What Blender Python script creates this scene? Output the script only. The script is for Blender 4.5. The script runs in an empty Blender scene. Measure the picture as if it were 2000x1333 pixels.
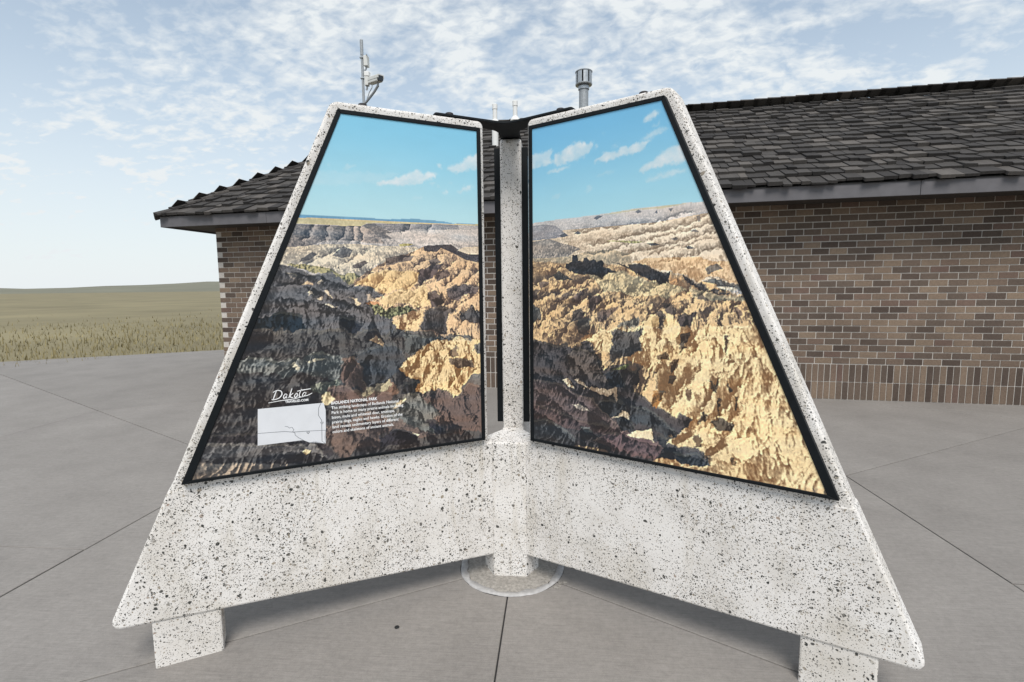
import bpy, bmesh, math, random
import numpy as np
from mathutils import Vector, Matrix
SC = bpy.context.scene
COL = SC.collection
random.seed(11)
rad = math.radians

# ---------------------------------------------------------------- camera
CAM = Vector((0.2318, -2.5731, 1.5))
YAW, PITCH, ROLL = 0.0854, -0.1066, -0.0104
cd = bpy.data.cameras.new('camera'); cam = bpy.data.objects.new('camera', cd); COL.objects.link(cam)
cd.sensor_width = 36.0; cd.lens = 981.0 / 2000 * 36; cd.clip_start = 0.05; cd.clip_end = 6000
fw = Vector((-math.sin(YAW)*math.cos(PITCH), math.cos(YAW)*math.cos(PITCH), math.sin(PITCH)))
rt = fw.cross(Vector((0, 0, 1))).normalized(); up = rt.cross(fw)
r2 = rt*math.cos(ROLL)+up*math.sin(ROLL); u2 = up*math.cos(ROLL)-rt*math.sin(ROLL)
M = Matrix((r2, u2, -fw)).transposed().to_4x4(); M.translation = CAM
cam.matrix_world = M
SC.camera = cam

# ---------------------------------------------------------------- sky, sun, exposure
SUN_AZ, SUN_EL = rad(172), rad(54)
wd = bpy.data.worlds.new('World'); SC.world = wd; wd.use_nodes = True
nt = wd.node_tree; nt.nodes.clear()
def N(tree, kind, **kw):
    n = tree.nodes.new(kind)
    for k, v in kw.items():
        if k.startswith('i_'):
            key = k[2:]
            n.inputs[int(key) if key.isdigit() else key].default_value = v
        else: setattr(n, k, v)
    return n
def ramp(tree, stops, interp='LINEAR'):
    n = tree.nodes.new('ShaderNodeValToRGB'); n.color_ramp.interpolation = interp
    el = n.color_ramp.elements
    while len(el) < len(stops): el.new(0.5)
    for e, (p, c) in zip(el, stops):
        e.position = p; e.color = (c[0], c[1], c[2], 1) if isinstance(c, (tuple, list)) else (c, c, c, 1)
    return n
def mth(tree, op, a, b=None, clamp=False):
    n = tree.nodes.new('ShaderNodeMath'); n.operation = op; n.use_clamp = clamp
    for i, v in enumerate((a, b)):
        if v is None: continue
        if isinstance(v, (int, float)): n.inputs[i].default_value = v
        else: tree.links.new(v, n.inputs[i])
    return n.outputs[0]
def mixc(tree, fac, a, b, blend='MIX'):
    n = tree.nodes.new('ShaderNodeMix'); n.data_type = 'RGBA'; n.blend_type = blend
    for i, v in ((0, fac), (6, a), (7, b)):
        if isinstance(v, (int, float)): n.inputs[i].default_value = v
        elif isinstance(v, (tuple, list)): n.inputs[i].default_value = (v[0], v[1], v[2], 1)
        else: tree.links.new(v, n.inputs[i])
    return n.outputs[2]
out = N(nt, 'ShaderNodeOutputWorld'); bg = N(nt, 'ShaderNodeBackground', i_Strength=0.10)
sky = N(nt, 'ShaderNodeTexSky', sky_type='NISHITA', sun_disc=False, sun_elevation=SUN_EL, sun_rotation=SUN_AZ,
        altitude=600, air_density=1.0, dust_density=0.5, ozone_density=0.2)
tc = N(nt, 'ShaderNodeTexCoord'); sp = N(nt, 'ShaderNodeSeparateXYZ'); nt.links.new(tc.outputs['Generated'], sp.inputs[0])
zz = mth(nt, 'ADD', mth(nt, 'MAXIMUM', sp.outputs[2], 0.0), 0.30)
cb = N(nt, 'ShaderNodeCombineXYZ')
nt.links.new(mth(nt, 'DIVIDE', sp.outputs[0], zz), cb.inputs[0]); nt.links.new(mth(nt, 'DIVIDE', sp.outputs[1], zz), cb.inputs[1])
mp = N(nt, 'ShaderNodeMapping'); mp.inputs['Rotation'].default_value = (0, 0, rad(28)); mp.inputs['Scale'].default_value = (1.0, 1.35, 1.0)
mp.inputs['Location'].default_value = (3.7, 2.6, 0)
nt.links.new(cb.outputs[0], mp.inputs[0])
nb = N(nt, 'ShaderNodeTexNoise', i_Scale=1.15, i_Detail=3.0, i_Roughness=0.55, i_Distortion=0.4); nt.links.new(mp.outputs[0], nb.inputs[0])
nf = N(nt, 'ShaderNodeTexNoise', i_Scale=19.0, i_Detail=5.0, i_Roughness=0.56, i_Distortion=0.3); nt.links.new(mp.outputs[0], nf.inputs[0])
big = ramp(nt, [(0.14, 0.0), (0.52, 1.0)]); nt.links.new(nb.outputs[0], big.inputs[0])
fin = ramp(nt, [(0.30, 0.0), (0.68, 1.0)]); nt.links.new(nf.outputs[0], fin.inputs[0])
nm = N(nt, 'ShaderNodeTexNoise', i_Scale=3.6, i_Detail=4.0, i_Roughness=0.6, i_Distortion=0.8); nt.links.new(mp.outputs[0], nm.inputs[0])
mid = ramp(nt, [(0.34, 0.0), (0.64, 1.0)]); nt.links.new(nm.outputs[0], mid.inputs[0])
puff = mth(nt, 'ADD', mth(nt, 'MULTIPLY', fin.outputs[0], mth(nt, 'ADD', mth(nt, 'MULTIPLY', mid.outputs[0], 0.45), 0.30)), mth(nt, 'MULTIPLY', mid.outputs[0], 0.32))
cov = mth(nt, 'ADD', mth(nt, 'MULTIPLY', big.outputs[0], 0.22), mth(nt, 'MULTIPLY', big.outputs[0], puff))
cov = mth(nt, 'ADD', cov, mth(nt, 'MULTIPLY', fin.outputs[0], 0.07), True)
hz = ramp(nt, [(0.0, 1.0), (0.16, 0.78), (0.32, 0.50), (0.6, 0.16)]); nt.links.new(sp.outputs[2], hz.inputs[0])
cov = mth(nt, 'MAXIMUM', cov, hz.outputs[0], True)
blue = mixc(nt, 1.0, sky.outputs[0], (0.88, 1.07, 1.06), 'MULTIPLY')
skyc = mixc(nt, cov, blue, (5.7, 6.0, 6.15))
nt.links.new(skyc, bg.inputs[0]); nt.links.new(bg.outputs[0], out.inputs[0])

sl = bpy.data.lights.new('sun', 'SUN'); sun = bpy.data.objects.new('sun', sl); COL.objects.link(sun)
sl.energy = 2.2; sl.angle = rad(26); sl.color = (1.0, 0.96, 0.90)
sd = Vector((math.sin(SUN_AZ)*math.cos(SUN_EL), math.cos(SUN_AZ)*math.cos(SUN_EL), math.sin(SUN_EL)))
sun.rotation_euler = sd.to_track_quat('Z', 'Y').to_euler(); sun.location = sd*30
vs = SC.view_settings; vs.view_transform = 'Standard'; vs.look = 'None'; vs.gamma = 1.0; vs.use_curve_mapping = False
vs.exposure = 0.54
SC.render.resolution_x, SC.render.resolution_y = 1024, 682
SC.cycles.max_bounces = 6

# ---------------------------------------------------------------- materials
def new_mat(name, rough=0.8, spec=0.3):
    m = bpy.data.materials.new(name); m.use_nodes = True
    t = m.node_tree; b = t.nodes['Principled BSDF']
    b.inputs['Roughness'].default_value = rough; b.inputs['Specular IOR Level'].default_value = spec
    return m, t, b
def obco(t): return N(t, 'ShaderNodeTexCoord').outputs['Object']
def noise(t, co, scale, detail=3, rough=.55, dist=0.0):
    n = N(t, 'ShaderNodeTexNoise', i_Scale=scale, i_Detail=float(detail), i_Roughness=rough, i_Distortion=dist)
    t.links.new(co, n.inputs['Vector']); return n
def bump(t, b, h, strength, dist=0.01):
    n = N(t, 'ShaderNodeBump', i_Strength=strength, i_Distance=dist)
    t.links.new(h, n.inputs['Height']); t.links.new(n.outputs[0], b.inputs['Normal'])
def simple(name, col, rough=.6, var=.12, scale=20., metal=0., spec=.4, bmp=.0):
    m, t, b = new_mat(name, rough, spec); b.inputs['Metallic'].default_value = metal
    co = obco(t); n = noise(t, co, scale, 4)
    rp = ramp(t, [(.25, tuple(c*(1-var) for c in col)), (.75, tuple(min(1, c*(1+var)) for c in col))])
    t.links.new(n.outputs[0], rp.inputs[0]); t.links.new(rp.outputs[0], b.inputs['Base Color'])
    if bmp: bump(t, b, n.outputs[0], bmp, .004)
    return m

def aggregate(name, stain=1.0):
    """white cast concrete with dark pebbles ground into its face"""
    m, t, b = new_mat(name, .85, .25)
    co = obco(t)
    w = noise(t, co, 26, 2); wv = N(t, 'ShaderNodeVectorMath', operation='SUBTRACT'); t.links.new(w.outputs['Color'], wv.inputs[0]); wv.inputs[1].default_value = (.5, .5, .5)
    ws = N(t, 'ShaderNodeVectorMath', operation='SCALE'); t.links.new(wv.outputs[0], ws.inputs[0]); ws.inputs['Scale'].default_value = .024
    wa = N(t, 'ShaderNodeVectorMath', operation='ADD'); t.links.new(co, wa.inputs[0]); t.links.new(ws.outputs[0], wa.inputs[1])
    n0 = noise(t, co, 5.0, 4, .6)
    base = ramp(t, [(.28, (.635, .60, .56)), (.5, (.745, .712, .682)), (.8, (.80, .772, .745))]); t.links.new(n0.outputs[0], base.inputs[0])
    n2 = noise(t, co, 2.2, 5, .6, .6)
    st = ramp(t, [(.52, 0.), (.72, .42*stain)]); t.links.new(n2.outputs[0], st.inputs[0])
    col = mixc(t, st.outputs[0], base.outputs[0], (.52, .47, .39))
    mz = N(t, 'ShaderNodeMapping'); mz.inputs['Scale'].default_value = (9, 9, 1.1); t.links.new(co, mz.inputs[0])
    n3 = noise(t, mz.outputs[0], 1.0, 5, .65, .3); s3 = ramp(t, [(.55, 0.), (.76, .6*stain)]); t.links.new(n3.outputs[0], s3.inputs[0])
    col = mixc(t, s3.outputs[0], col, (.50, .445, .36))
    nd = noise(t, co, 3.1, 2); dens = ramp(t, [(.34, 0.), (.64, 1.)]); t.links.new(nd.outputs[0], dens.inputs[0])
    hts = []
    for sc_, frac, r0, r1 in ((45, .15, .24, .42), (82, .42, .21, .42), (140, .64, .21, .45), (240, .48, .20, .46)):
        v = N(t, 'ShaderNodeTexVoronoi', i_Scale=float(sc_)); t.links.new(wa.outputs[0], v.inputs['Vector'])
        s = N(t, 'ShaderNodeSeparateColor'); t.links.new(v.outputs['Color'], s.inputs[0])
        thr = mth(t, 'ADD', mth(t, 'MULTIPLY', dens.outputs[0], frac*.9), frac*.45)
        on = mth(t, 'LESS_THAN', s.outputs[0], thr)
        rr = mth(t, 'ADD', mth(t, 'MULTIPLY', s.outputs[1], r1-r0), r0)
        dd = mth(t, 'SUBTRACT', rr, v.outputs['Distance'])
        ins = mth(t, 'MULTIPLY', mth(t, 'MULTIPLY', dd, 14., True), on)
        pc = ramp(t, [(0., (.034, .036, .035)), (.36, (.070, .069, .064)), (.56, (.16, .15, .138)), (.70, (.34, .315, .285)), (.84, (.30, .25, .185)), (.93, (.55, .52, .47)), (1., (.33, .24, .19))])
        t.links.new(s.outputs[2], pc.inputs[0])
        col = mixc(t, ins, col, pc.outputs[0]); hts.append(ins)
    t.links.new(col, b.inputs['Base Color'])
    h = mth(t, 'SUBTRACT', mth(t, 'MULTIPLY', noise(t, co, 90, 4).outputs[0], .8), mth(t, 'ADD', hts[1], hts[2]))
    bump(t, b, h, .35, .003)
    return m

def paving(name):
    m, t, b = new_mat(name, .82, .3)
    g = N(t, 'ShaderNodeNewGeometry'); co = g.outputs['Position']
    mp = N(t, 'ShaderNodeMapping'); mp.inputs['Scale'].default_value = (6, 230, 20); mp.inputs['Rotation'].default_value = (0, 0, rad(-2)); t.links.new(co, mp.inputs[0])
    br = noise(t, mp.outputs[0], 1.0, 4, .7)
    n1 = noise(t, co, 1.7, 6, .62); n2 = noise(t, co, 34, 5, .7); n3 = noise(t, co, 300, 2, .6)
    base = ramp(t, [(.25, (.205, .189, .175)), (.5, (.238, .220, .204)), (.75, (.268, .248, .230))]); t.links.new(n1.outputs[0], base.inputs[0])
    o = N(t, 'ShaderNodeObjectInfo')
    f = mth(t, 'ADD', mth(t, 'MULTIPLY', br.outputs[0], .62), mth(t, 'MULTIPLY', n2.outputs[0], .44))
    f = mth(t, 'ADD', mth(t, 'ADD', f, mth(t, 'MULTIPLY', n3.outputs[0], .38)), mth(t, 'MULTIPLY', o.outputs['Random'], .08))
    sc_ = mth(t, 'ADD', mth(t, 'MULTIPLY', f, 1.2), .10)
    cc = N(t, 'ShaderNodeVectorMath', operation='SCALE'); t.links.new(base.outputs[0], cc.inputs[0]); t.links.new(sc_, cc.inputs['Scale'])
    n4 = noise(t, co, 12, 4, .7); wh = ramp(t, [(.64, 0.), (.75, .28)]); t.links.new(n4.outputs[0], wh.inputs[0])
    n5 = noise(t, co, 160, 2, .6); ws = ramp(t, [(.66, 0.), (.76, .5)]); t.links.new(n5.outputs[0], ws.inputs[0])
    col = mixc(t, mth(t, 'MAXIMUM', mth(t, 'MULTIPLY', wh.outputs[0], .6), mth(t, 'MULTIPLY', ws.outputs[0], .45)), cc.outputs[0], (.33, .31, .295))
    t.links.new(col, b.inputs['Base Color'])
    bump(t, b, mth(t, 'ADD', mth(t, 'MULTIPLY', br.outputs[0], 1.), mth(t, 'MULTIPLY', n3.outputs[0], .7)), .32, .003)
    return m

def rnd_mat(name, stops, rough, grain=None, bmp=.3, gscale=30, streak=None):
    """colour drawn per separate piece, with grain on top"""
    m, t, b = new_mat(name, rough, .25)
    g = N(t, 'ShaderNodeNewGeometry'); o = N(t, 'ShaderNodeObjectInfo')
    f = mth(t, 'FRACT', mth(t, 'ADD', g.outputs['Random Per Island'], mth(t, 'MULTIPLY', o.outputs['Random'], 7.3)))
    rp = ramp(t, stops); t.links.new(f, rp.inputs[0])
    co = g.outputs['Position']
    if streak:
        mp = N(t, 'ShaderNodeMapping'); mp.inputs['Rotation'].default_value = streak[1]; mp.inputs['Scale'].default_value = streak[0]; t.links.new(co, mp.inputs[0]); co = mp.outputs[0]
    n = noise(t, co, gscale, 4, .65)
    lf = noise(t, g.outputs['Position'], .9, 5, .65)
    k = mth(t, 'MULTIPLY', mth(t, 'ADD', mth(t, 'MULTIPLY', n.outputs[0], .9), .55), mth(t, 'ADD', mth(t, 'MULTIPLY', lf.outputs[0], .9), .55))
    cc = N(t, 'ShaderNodeVectorMath', operation='SCALE'); t.links.new(rp.outputs[0], cc.inputs[0]); t.links.new(k, cc.inputs['Scale'])
    t.links.new(cc.outputs[0], b.inputs['Base Color'])
    bump(t, b, n.outputs[0], bmp, .004)
    return m

def print_mat(name):
    m, t, b = new_mat(name, .30, .4)
    a = N(t, 'ShaderNodeAttribute', attribute_name='ink'); co = obco(t)
    n = noise(t, co, 420, 2); k = mth(t, 'ADD', mth(t, 'MULTIPLY', n.outputs[0], .16), .92)
    cc = N(t, 'ShaderNodeVectorMath', operation='SCALE'); t.links.new(a.outputs['Color'], cc.inputs[0]); t.links.new(k, cc.inputs['Scale'])
    t.links.new(cc.outputs[0], b.inputs['Base Color'])
    return m

MAT = dict(
    agg=aggregate('exposed_aggregate'), agg_col=aggregate('exposed_aggregate_column', 1.3),
    pave=paving('broomed_concrete'),
    bed=simple('joint_filler', (.03, .03, .032), .9), mortar_patch=simple('rough_mortar', (.29, .27, .245), .98, .35, 70, spec=.1, bmp=.8),
    caulk=simple('white_sealant', (.40, .39, .385), .95, .22, 40, spec=.1, bmp=.5),
    frame=simple('black_powder_coat', (.006, .008, .010), .6, .2, 40, spec=.18), plate=simple('black_steel', (.008, .010, .012), .6, .25, 30, spec=.2),
    plug=simple('black_rubber', (.022, .018, .020), .6, .2, 60),
    ink=print_mat('printed_landscape'), white_ink=simple('white_ink', (.86, .86, .87), .4, .02), map_ink=simple('pale_ink', (.70, .71, .74), .4, .04),
    line_ink=simple('grey_ink', (.14, .15, .17), .4, .05),
    brick=rnd_mat('brown_brick', [(0, (.075, .055, .045)), (.3, (.11, .083, .066)), (.55, (.15, .108, .082)), (.8, (.21, .155, .112)), (1, (.13, .086, .07))], .85, gscale=60),
    mortar=simple('pale_mortar', (.50, .46, .42), .95, .12, 40, bmp=.4),
    shake=rnd_mat('weathered_shake', [(0, (.034, .031, .030)), (.35, (.050, .046, .044)), (.7, (.070, .064, .060)), (1, (.105, .094, .086))], .9, gscale=1.0, bmp=.5, streak=((90, 5, 5), (0, 0, rad(7.4)))),
    deck=simple('roof_deck', (.02, .02, .02), .95), fascia=simple('grey_fascia_paint', (.115, .11, .118), .6, .12, 8), soffit=simple('dark_soffit', (.05, .043, .038), .8),
    pvc=simple('white_pvc', (.74, .735, .72), .45, .03, 9), galv=simple('galvanised_steel', (.42, .44, .46), .42, .22, 26, metal=.75), galv_dull=simple('weathered_zinc', (.33, .35, .37), .6, .3, 50, metal=.35),
    cream=simple('camera_housing_paint', (.62, .62, .60), .45, .05, 12), dark=simple('dark_plastic', (.02, .022, .026), .4, .2, 30), glass=simple('dark_glass', (.012, .014, .018), .08, .1, 10, spec=.6),
    spot=simple('tar', (.012, .013, .014), .7, .3, 300), prairie=simple('dry_prairie', (.20, .17, .095), .95, .3, .12), gravel=simple('gravel_bed', (.22, .205, .185), .95, .35, 45, bmp=.6),
    grass=simple('dry_grass', (.24, .20, .10), .9, .4, 3),
    hill=simple('far_prairie', (.17, .165, .12), .95, .25, .004),
)

# ---------------------------------------------------------------- mesh helpers
def tag(o, label=None, cat=None, group=None, kind=None):
    for k, v in (('label', label), ('category', cat), ('group', group), ('kind', kind)):
        if v: o[k] = v
    return o
def link(name, me, mat=None, parent=None, loc=None, rot=None):
    o = bpy.data.objects.new(name, me); COL.objects.link(o)
    if mat and me is not None and len(me.materials) == 0: me.materials.append(mat)
    if parent: o.parent = parent
    if loc: o.location = loc
    if rot: o.rotation_euler = rot
    return o
def thing(name, loc, rz=0, label=None, cat=None, group=None):
    return tag(link(name, None, loc=loc, rot=(0, 0, rz)), label, cat, group)
def from_bm(name, bm, mat, parent=None, smooth=False, loc=None, rot=None):
    me = bpy.data.meshes.new(name); bm.normal_update(); bm.to_mesh(me); bm.free()
    if smooth:
        for p in me.polygons: p.use_smooth = True
    return link(name, me, mat, parent, loc, rot)
def bevel_all(bm, w, seg=2, ang=35):
    es = [e for e in bm.edges if len(e.link_faces) == 2 and e.calc_face_angle(0) > rad(ang)]
    bmesh.ops.bevel(bm, geom=es, offset=w, segments=seg, affect='EDGES', profile=.5, clamp_overlap=True)
def add_prism(bm, pts, a, b, axis='z'):
    """closed prism from a 2-D outline; axis: direction of extrusion"""
    def P(p, k): return {'z': (p[0], p[1], k), 'y': (p[0], k, p[1]), 'x': (k, p[0], p[1])}[axis]
    lo = [bm.verts.new(P(p, a)) for p in pts]; hi = [bm.verts.new(P(p, b)) for p in pts]
    n = len(pts); fs = [bm.faces.new(lo[::-1]), bm.faces.new(hi)]
    for i in range(n): fs.append(bm.faces.new((lo[i], lo[(i+1) % n], hi[(i+1) % n], hi[i])))
    bmesh.ops.recalc_face_normals(bm, faces=fs)
    return fs
def add_box(bm, x0, x1, y0, y1, z0, z1): return add_prism(bm, [(x0, y0), (x1, y0), (x1, y1), (x0, y1)], z0, z1)
def add_lathe(bm, prof, seg=20, c=(0, 0, 0)):
    rings = []
    for r, z in prof: rings.append([bm.verts.new((c[0]+r*math.cos(2*math.pi*i/seg), c[1]+r*math.sin(2*math.pi*i/seg), c[2]+z)) for i in range(seg)])
    for A, B in zip(rings, rings[1:]):
        for i in range(seg): bm.faces.new((A[i], A[(i+1) % seg], B[(i+1) % seg], B[i]))
    bm.faces.new(rings[0][::-1]); bm.faces.new(rings[-1])
def add_tube(bm, pts, r, seg=8):
    rings = []
    for i, p in enumerate(pts):
        p = Vector(p); d = (Vector(pts[min(i+1, len(pts)-1)])-Vector(pts[max(i-1, 0)])).normalized()
        a = d.orthogonal().normalized(); b = d.cross(a)
        rings.append([bm.verts.new(p+r*(a*math.cos(2*math.pi*k/seg)+b*math.sin(2*math.pi*k/seg))) for k in range(seg)])
    for A, B in zip(rings, rings[1:]):
        best = min(range(seg), key=lambda s: sum((A[k].co-B[(k+s) % seg].co).length for k in range(seg)))
        for k in range(seg): bm.faces.new((A[k], A[(k+1) % seg], B[(k+1+best) % seg], B[(k+best) % seg]))
    bm.faces.new(rings[0][::-1]); bm.faces.new(rings[-1])
def round_poly(pts, radii, seg=5):
    o = []; n = len(pts)
    for i in range(n):
        p = Vector(pts[i]); a = (Vector(pts[i-1])-p).normalized(); b = (Vector(pts[(i+1) % n])-p).normalized(); r = radii[i]
        if r <= 0: o.append(tuple(p)); continue
        th = a.angle(b); th = max(th, .01); d = r/math.tan(th/2); c = p+(a+b).normalized()*(r/math.sin(th/2))
        s = p+a*d-c; e = p+b*d-c
        for k in range(seg+1):
            q = s.lerp(e, k/seg).normalized()*r
            o.append(tuple(c+q))
    return o
def new_bm(): return bmesh.new()

# ---------------------------------------------------------------- ground
bm = new_bm(); add_prism(bm, [(-2500, -2500), (2500, -2500), (2500, 2500), (-2500, 2500)], -.3, -.10)
tag(from_bm('prairie', bm, MAT['prairie']), kind='structure')
bm = new_bm()
add_prism(bm, [(14.06*math.cos(rad(30+60*i)), 14.06*math.sin(rad(30+60*i))) for i in range(6)], -.12, -.014)
pavement = tag(from_bm('pavement', bm, MAT['bed']), kind='structure')
def pol(r, a): return (r*math.cos(a), r*math.sin(a))
def slab(poly, inset, top=0.0):
    c = sum((Vector(p) for p in poly), Vector((0, 0)))/len(poly)
    P = [Vector(p) for p in poly]; n = len(P); q = []
    area = sum(P[i].x*P[(i+1) % n].y-P[(i+1) % n].x*P[i].y for i in range(n))
    for i in range(n):
        a = (P[i]-P[i-1]).normalized(); b = (P[(i+1) % n]-P[i]).normalized(); s = 1 if area > 0 else -1
        na = Vector((-a.y, a.x))*s; nb_ = Vector((-b.y, b.x))*s
        q.append(P[i]+(na+nb_)/(1+na.dot(nb_))*inset)
    bm = new_bm(); add_prism(bm, [tuple(v) for v in q], -.10, top); bevel_all(bm, .0025, 1)
    return from_bm('paving_slab', bm, MAT['pave'], pavement)
for k in range(6):
    a0 = rad(30+60*k); a1 = a0+rad(60)
    arc = [pol(.276, a0+(a1-a0)*i/10) for i in range(11)]
    slab(arc[::-1]+[pol(2.9, a0), pol(2.9, a1)], .0032, random.uniform(-.002, .002))
    for h in range(2):
        b0 = a0+rad(30)*h; b1 = b0+rad(30); ra = 2.9
        mid = Vector(pol(2.9, a0)).lerp(Vector(pol(2.9, a1)), .5)
        e0, e1 = (pol(2.9, a0), tuple(mid)) if h == 0 else (tuple(mid), pol(2.9, a1))
        f0 = pol(6.4, a0) if h == 0 else tuple(Vector(pol(6.4, a0)).lerp(Vector(pol(6.4, a1)), .5))
        f1 = pol(6.4, a1) if h == 1 else tuple(Vector(pol(6.4, a0)).lerp(Vector(pol(6.4, a1)), .5))
        slab([e0, f0, f1, e1], .004, random.uniform(-.002, .002))
        g0 = tuple(Vector(f0)*2.2); g1 = tuple(Vector(f1)*2.2)
        slab([f0, g0, g1, f1], .004, random.uniform(-.002, .002))
# round mortar footing in its ring of sealant
bm = new_bm(); seg = 72; rows = [0, .06, .11, .16, .20, .225, .245]; V = []
for j, r in enumerate(rows):
    V.append([bm.verts.new(((r*(1+(.02*math.sin(i*1.9)+.025*random.random() if j == len(rows)-1 else 0)))*math.cos(2*math.pi*i/seg), (r*(1+(.02*math.sin(i*1.9)+.025*random.random() if j == len(rows)-1 else 0)))*math.sin(2*math.pi*i/seg),
        (-.004 if j == len(rows)-1 else .004+.010*max(0, 1-r/.22)+random.uniform(-.0018, .0018)))) for i in range(seg)] if r else [bm.verts.new((0, 0, .012))])
for i in range(seg): bm.faces.new((V[0][0], V[1][i], V[1][(i+1) % seg]))
for A, B in zip(V[1:], V[2:]):
    for i in range(seg): bm.faces.new((A[i], B[i], B[(i+1) % seg], A[(i+1) % seg]))
from_bm('mortar_footing', bm, MAT['mortar_patch'], pavement, True)
bm = new_bm(); seg = 120; prof = []
wob = [random.random() for _ in range(seg)]
for i in range(seg):
    a = 2*math.pi*i/seg; s = .0015*math.sin(5*a+1)+.0012*math.sin(11*a)+.002*(wob[i]-.5); s2 = .005*math.sin(7*a+.4)+.004*math.sin(17*a)+.006*(wob[(i*7) % seg]-.5)
    prof.append([bm.verts.new((r*math.cos(a), r*math.sin(a), z)) for r, z in ((.243+s2, -.004), (.2455+s2, .0035), (.268+s, .0042), (.275+s, .0035), (.279+s, -.002))])
for i in range(seg):
    A, B = prof[i], prof[(i+1) % seg]
    for j in range(4): bm.faces.new((A[j], A[j+1], B[j+1], B[j]))
from_bm('sealant_ring', bm, MAT['caulk'], pavement, True)
bm = new_bm()
for k in range(7):
    a = rad(-33+random.uniform(-7, 7)); r = .30+random.uniform(-.008, .02); sz = random.uniform(.005, .012)
    bmesh.ops.create_icosphere(bm, subdivisions=1, radius=sz, matrix=Matrix.Translation((r*math.cos(a), r*math.sin(a), .001)) @ Matrix.Diagonal((1.2, 1, .5, 1)))
from_bm('mortar_crumbs', bm, MAT['mortar_patch'], pavement)
bm = new_bm(); bmesh.ops.create_icosphere(bm, subdivisions=2, radius=1)
for v in bm.verts: v.co = Vector((v.co.x*.0105*(1+.12*math.sin(3*v.co.y+1)), v.co.y*.0115, v.co.z*.003))
tag(from_bm('gum_spot', bm, MAT['spot'], None, True, (-.470, -.538, .002)), 'small round black spot stuck to the grey pavement left of the joint', 'spot')
# far low ridges on the plain
bm = new_bm(); pr = []
for i in range(140):
    a = 2*math.pi*i/140; h = 9+7*math.sin(3*a+1)+5*math.sin(7*a)+2.5*math.sin(17*a+2)+1.2*math.sin(41*a)
    pr.append([bm.verts.new((r*math.cos(a), r*math.sin(a), z)) for r, z in ((900, -.2), (1300, max(2, h)), (1700, max(3, h*1.3)), (2200, -.2))])
for i in range(140):
    A, B = pr[i], pr[(i+1) % 140]
    for j in range(3): bm.faces.new((A[j], A[j+1], B[j+1], B[j]))
tag(from_bm('hills', bm, MAT['hill'], None, True), kind='structure')
# dry grass along the edge of the paving
bm = new_bm(); rg = random.Random(5)
for i in range(16000):
    a = rad(rg.uniform(120, 260)); R_ = 12.3/math.cos((a-rad(0)) % rad(60)-rad(30))+.1+abs(rg.gauss(0, 9))
    x, y = R_*math.cos(a), R_*math.sin(a); h = rg.uniform(.05, .22); w = rg.uniform(.004, .010)*(1+R_*.06); d = rg.uniform(0, 6.28); l = rg.uniform(.01, .10)
    p = Vector((x, y, -.10)); q = Vector((math.cos(d)*w, math.sin(d)*w, 0)); k = Vector((math.sin(d)*l, -math.cos(d)*l, h))
    bm.faces.new((bm.verts.new(p-q), bm.verts.new(p+q), bm.verts.new(p+k)))
tag(from_bm('prairie_grass', bm, MAT['grass']), 'dry tan grass growing along the edge of the paving', 'grass', kind='stuff')
# ---------------------------------------------------------------- brick building behind the display
E0 = Vector((-.627, 4.25)); BANG = -math.atan(.13)
WALL_B, EAVE_Z, FAS_Z = .53, 2.68, 2.49
A_L, A_R, RIDGE_S, TAN = -5.36, 15.0, 3.38, math.tan(rad(30))
HIPK = 1.64
bld = thing('brick_building', (E0.x, E0.y, 0), BANG, 'low brown brick building with dark wood shake hip roof behind the display', 'building')
def bw(a, b, z=0):
    c, s = math.cos(BANG), math.sin(BANG)
    return Vector((E0.x+a*c-b*s, E0.y+a*s+b*c, z))
def project(p):
    d = p-CAM; z = d.dot(fw)
    return 1000+981*d.dot(r2)/z, 666.5-981*d.dot(u2)/z, z
# wall core (mortar) with bricks
wa0, wa1, depth = A_L+.55, A_R-.5, 6.0
bm = new_bm(); add_box(bm, wa0, wa1, WALL_B+.006, WALL_B+depth, -.10, 2.56)
wall = from_bm('wall', bm, MAT['mortar'], bld)
def brick_mesh(l, h, d=.07):
    bm = new_bm(); add_box(bm, -l/2, l/2, 0, d, -h/2, h/2)
    bevel_all(bm, .0025, 1); me = bpy.data.meshes.new('brick'); bm.to_mesh(me); bm.free(); me.materials.append(MAT['brick']); return me
mesh_run = brick_mesh(.191, .068); mesh_sol = brick_mesh(.060, .219)
slots = []
for row in range(2):
    k = 0; a = wa0+.04
    while a < wa1-.04: slots.append((a, .118+.232*row, mesh_sol, .062, .222)); a += .0725
z = .116+.232*2+.041-.111+.0005; row = 0
while z < 2.52:
    a = wa0+.1+(.1025 if row % 2 else 0)
    while a < wa1-.1: slots.append((a, z, mesh_run, .193, .071)); a += .205
    z += .0825; row += 1
def near_slot(s):
    x, y, zz_ = project(bw(s[0], WALL_B, s[1]))
    return abs(x-957) if x < 1300 else abs(x-957)*.9
slots.sort(key=near_slot)
for (a, z, me, l, h) in slots[:300]:
    link('brick', me, None, wall, (a+random.uniform(-.003, .003), WALL_B-.001+random.uniform(-.0015, .0015), z+random.uniform(-.0015, .0015)))
bm = new_bm()
for (a, z, me, l, h) in slots[300:]:
    o = random.uniform(-.0015, .0015); add_box(bm, a-l/2, a+l/2, WALL_B+o, WALL_B+.05, z-h/2, z+h/2)
tag(from_bm('brickwork', bm, MAT['brick'], wall), kind='stuff')
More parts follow.
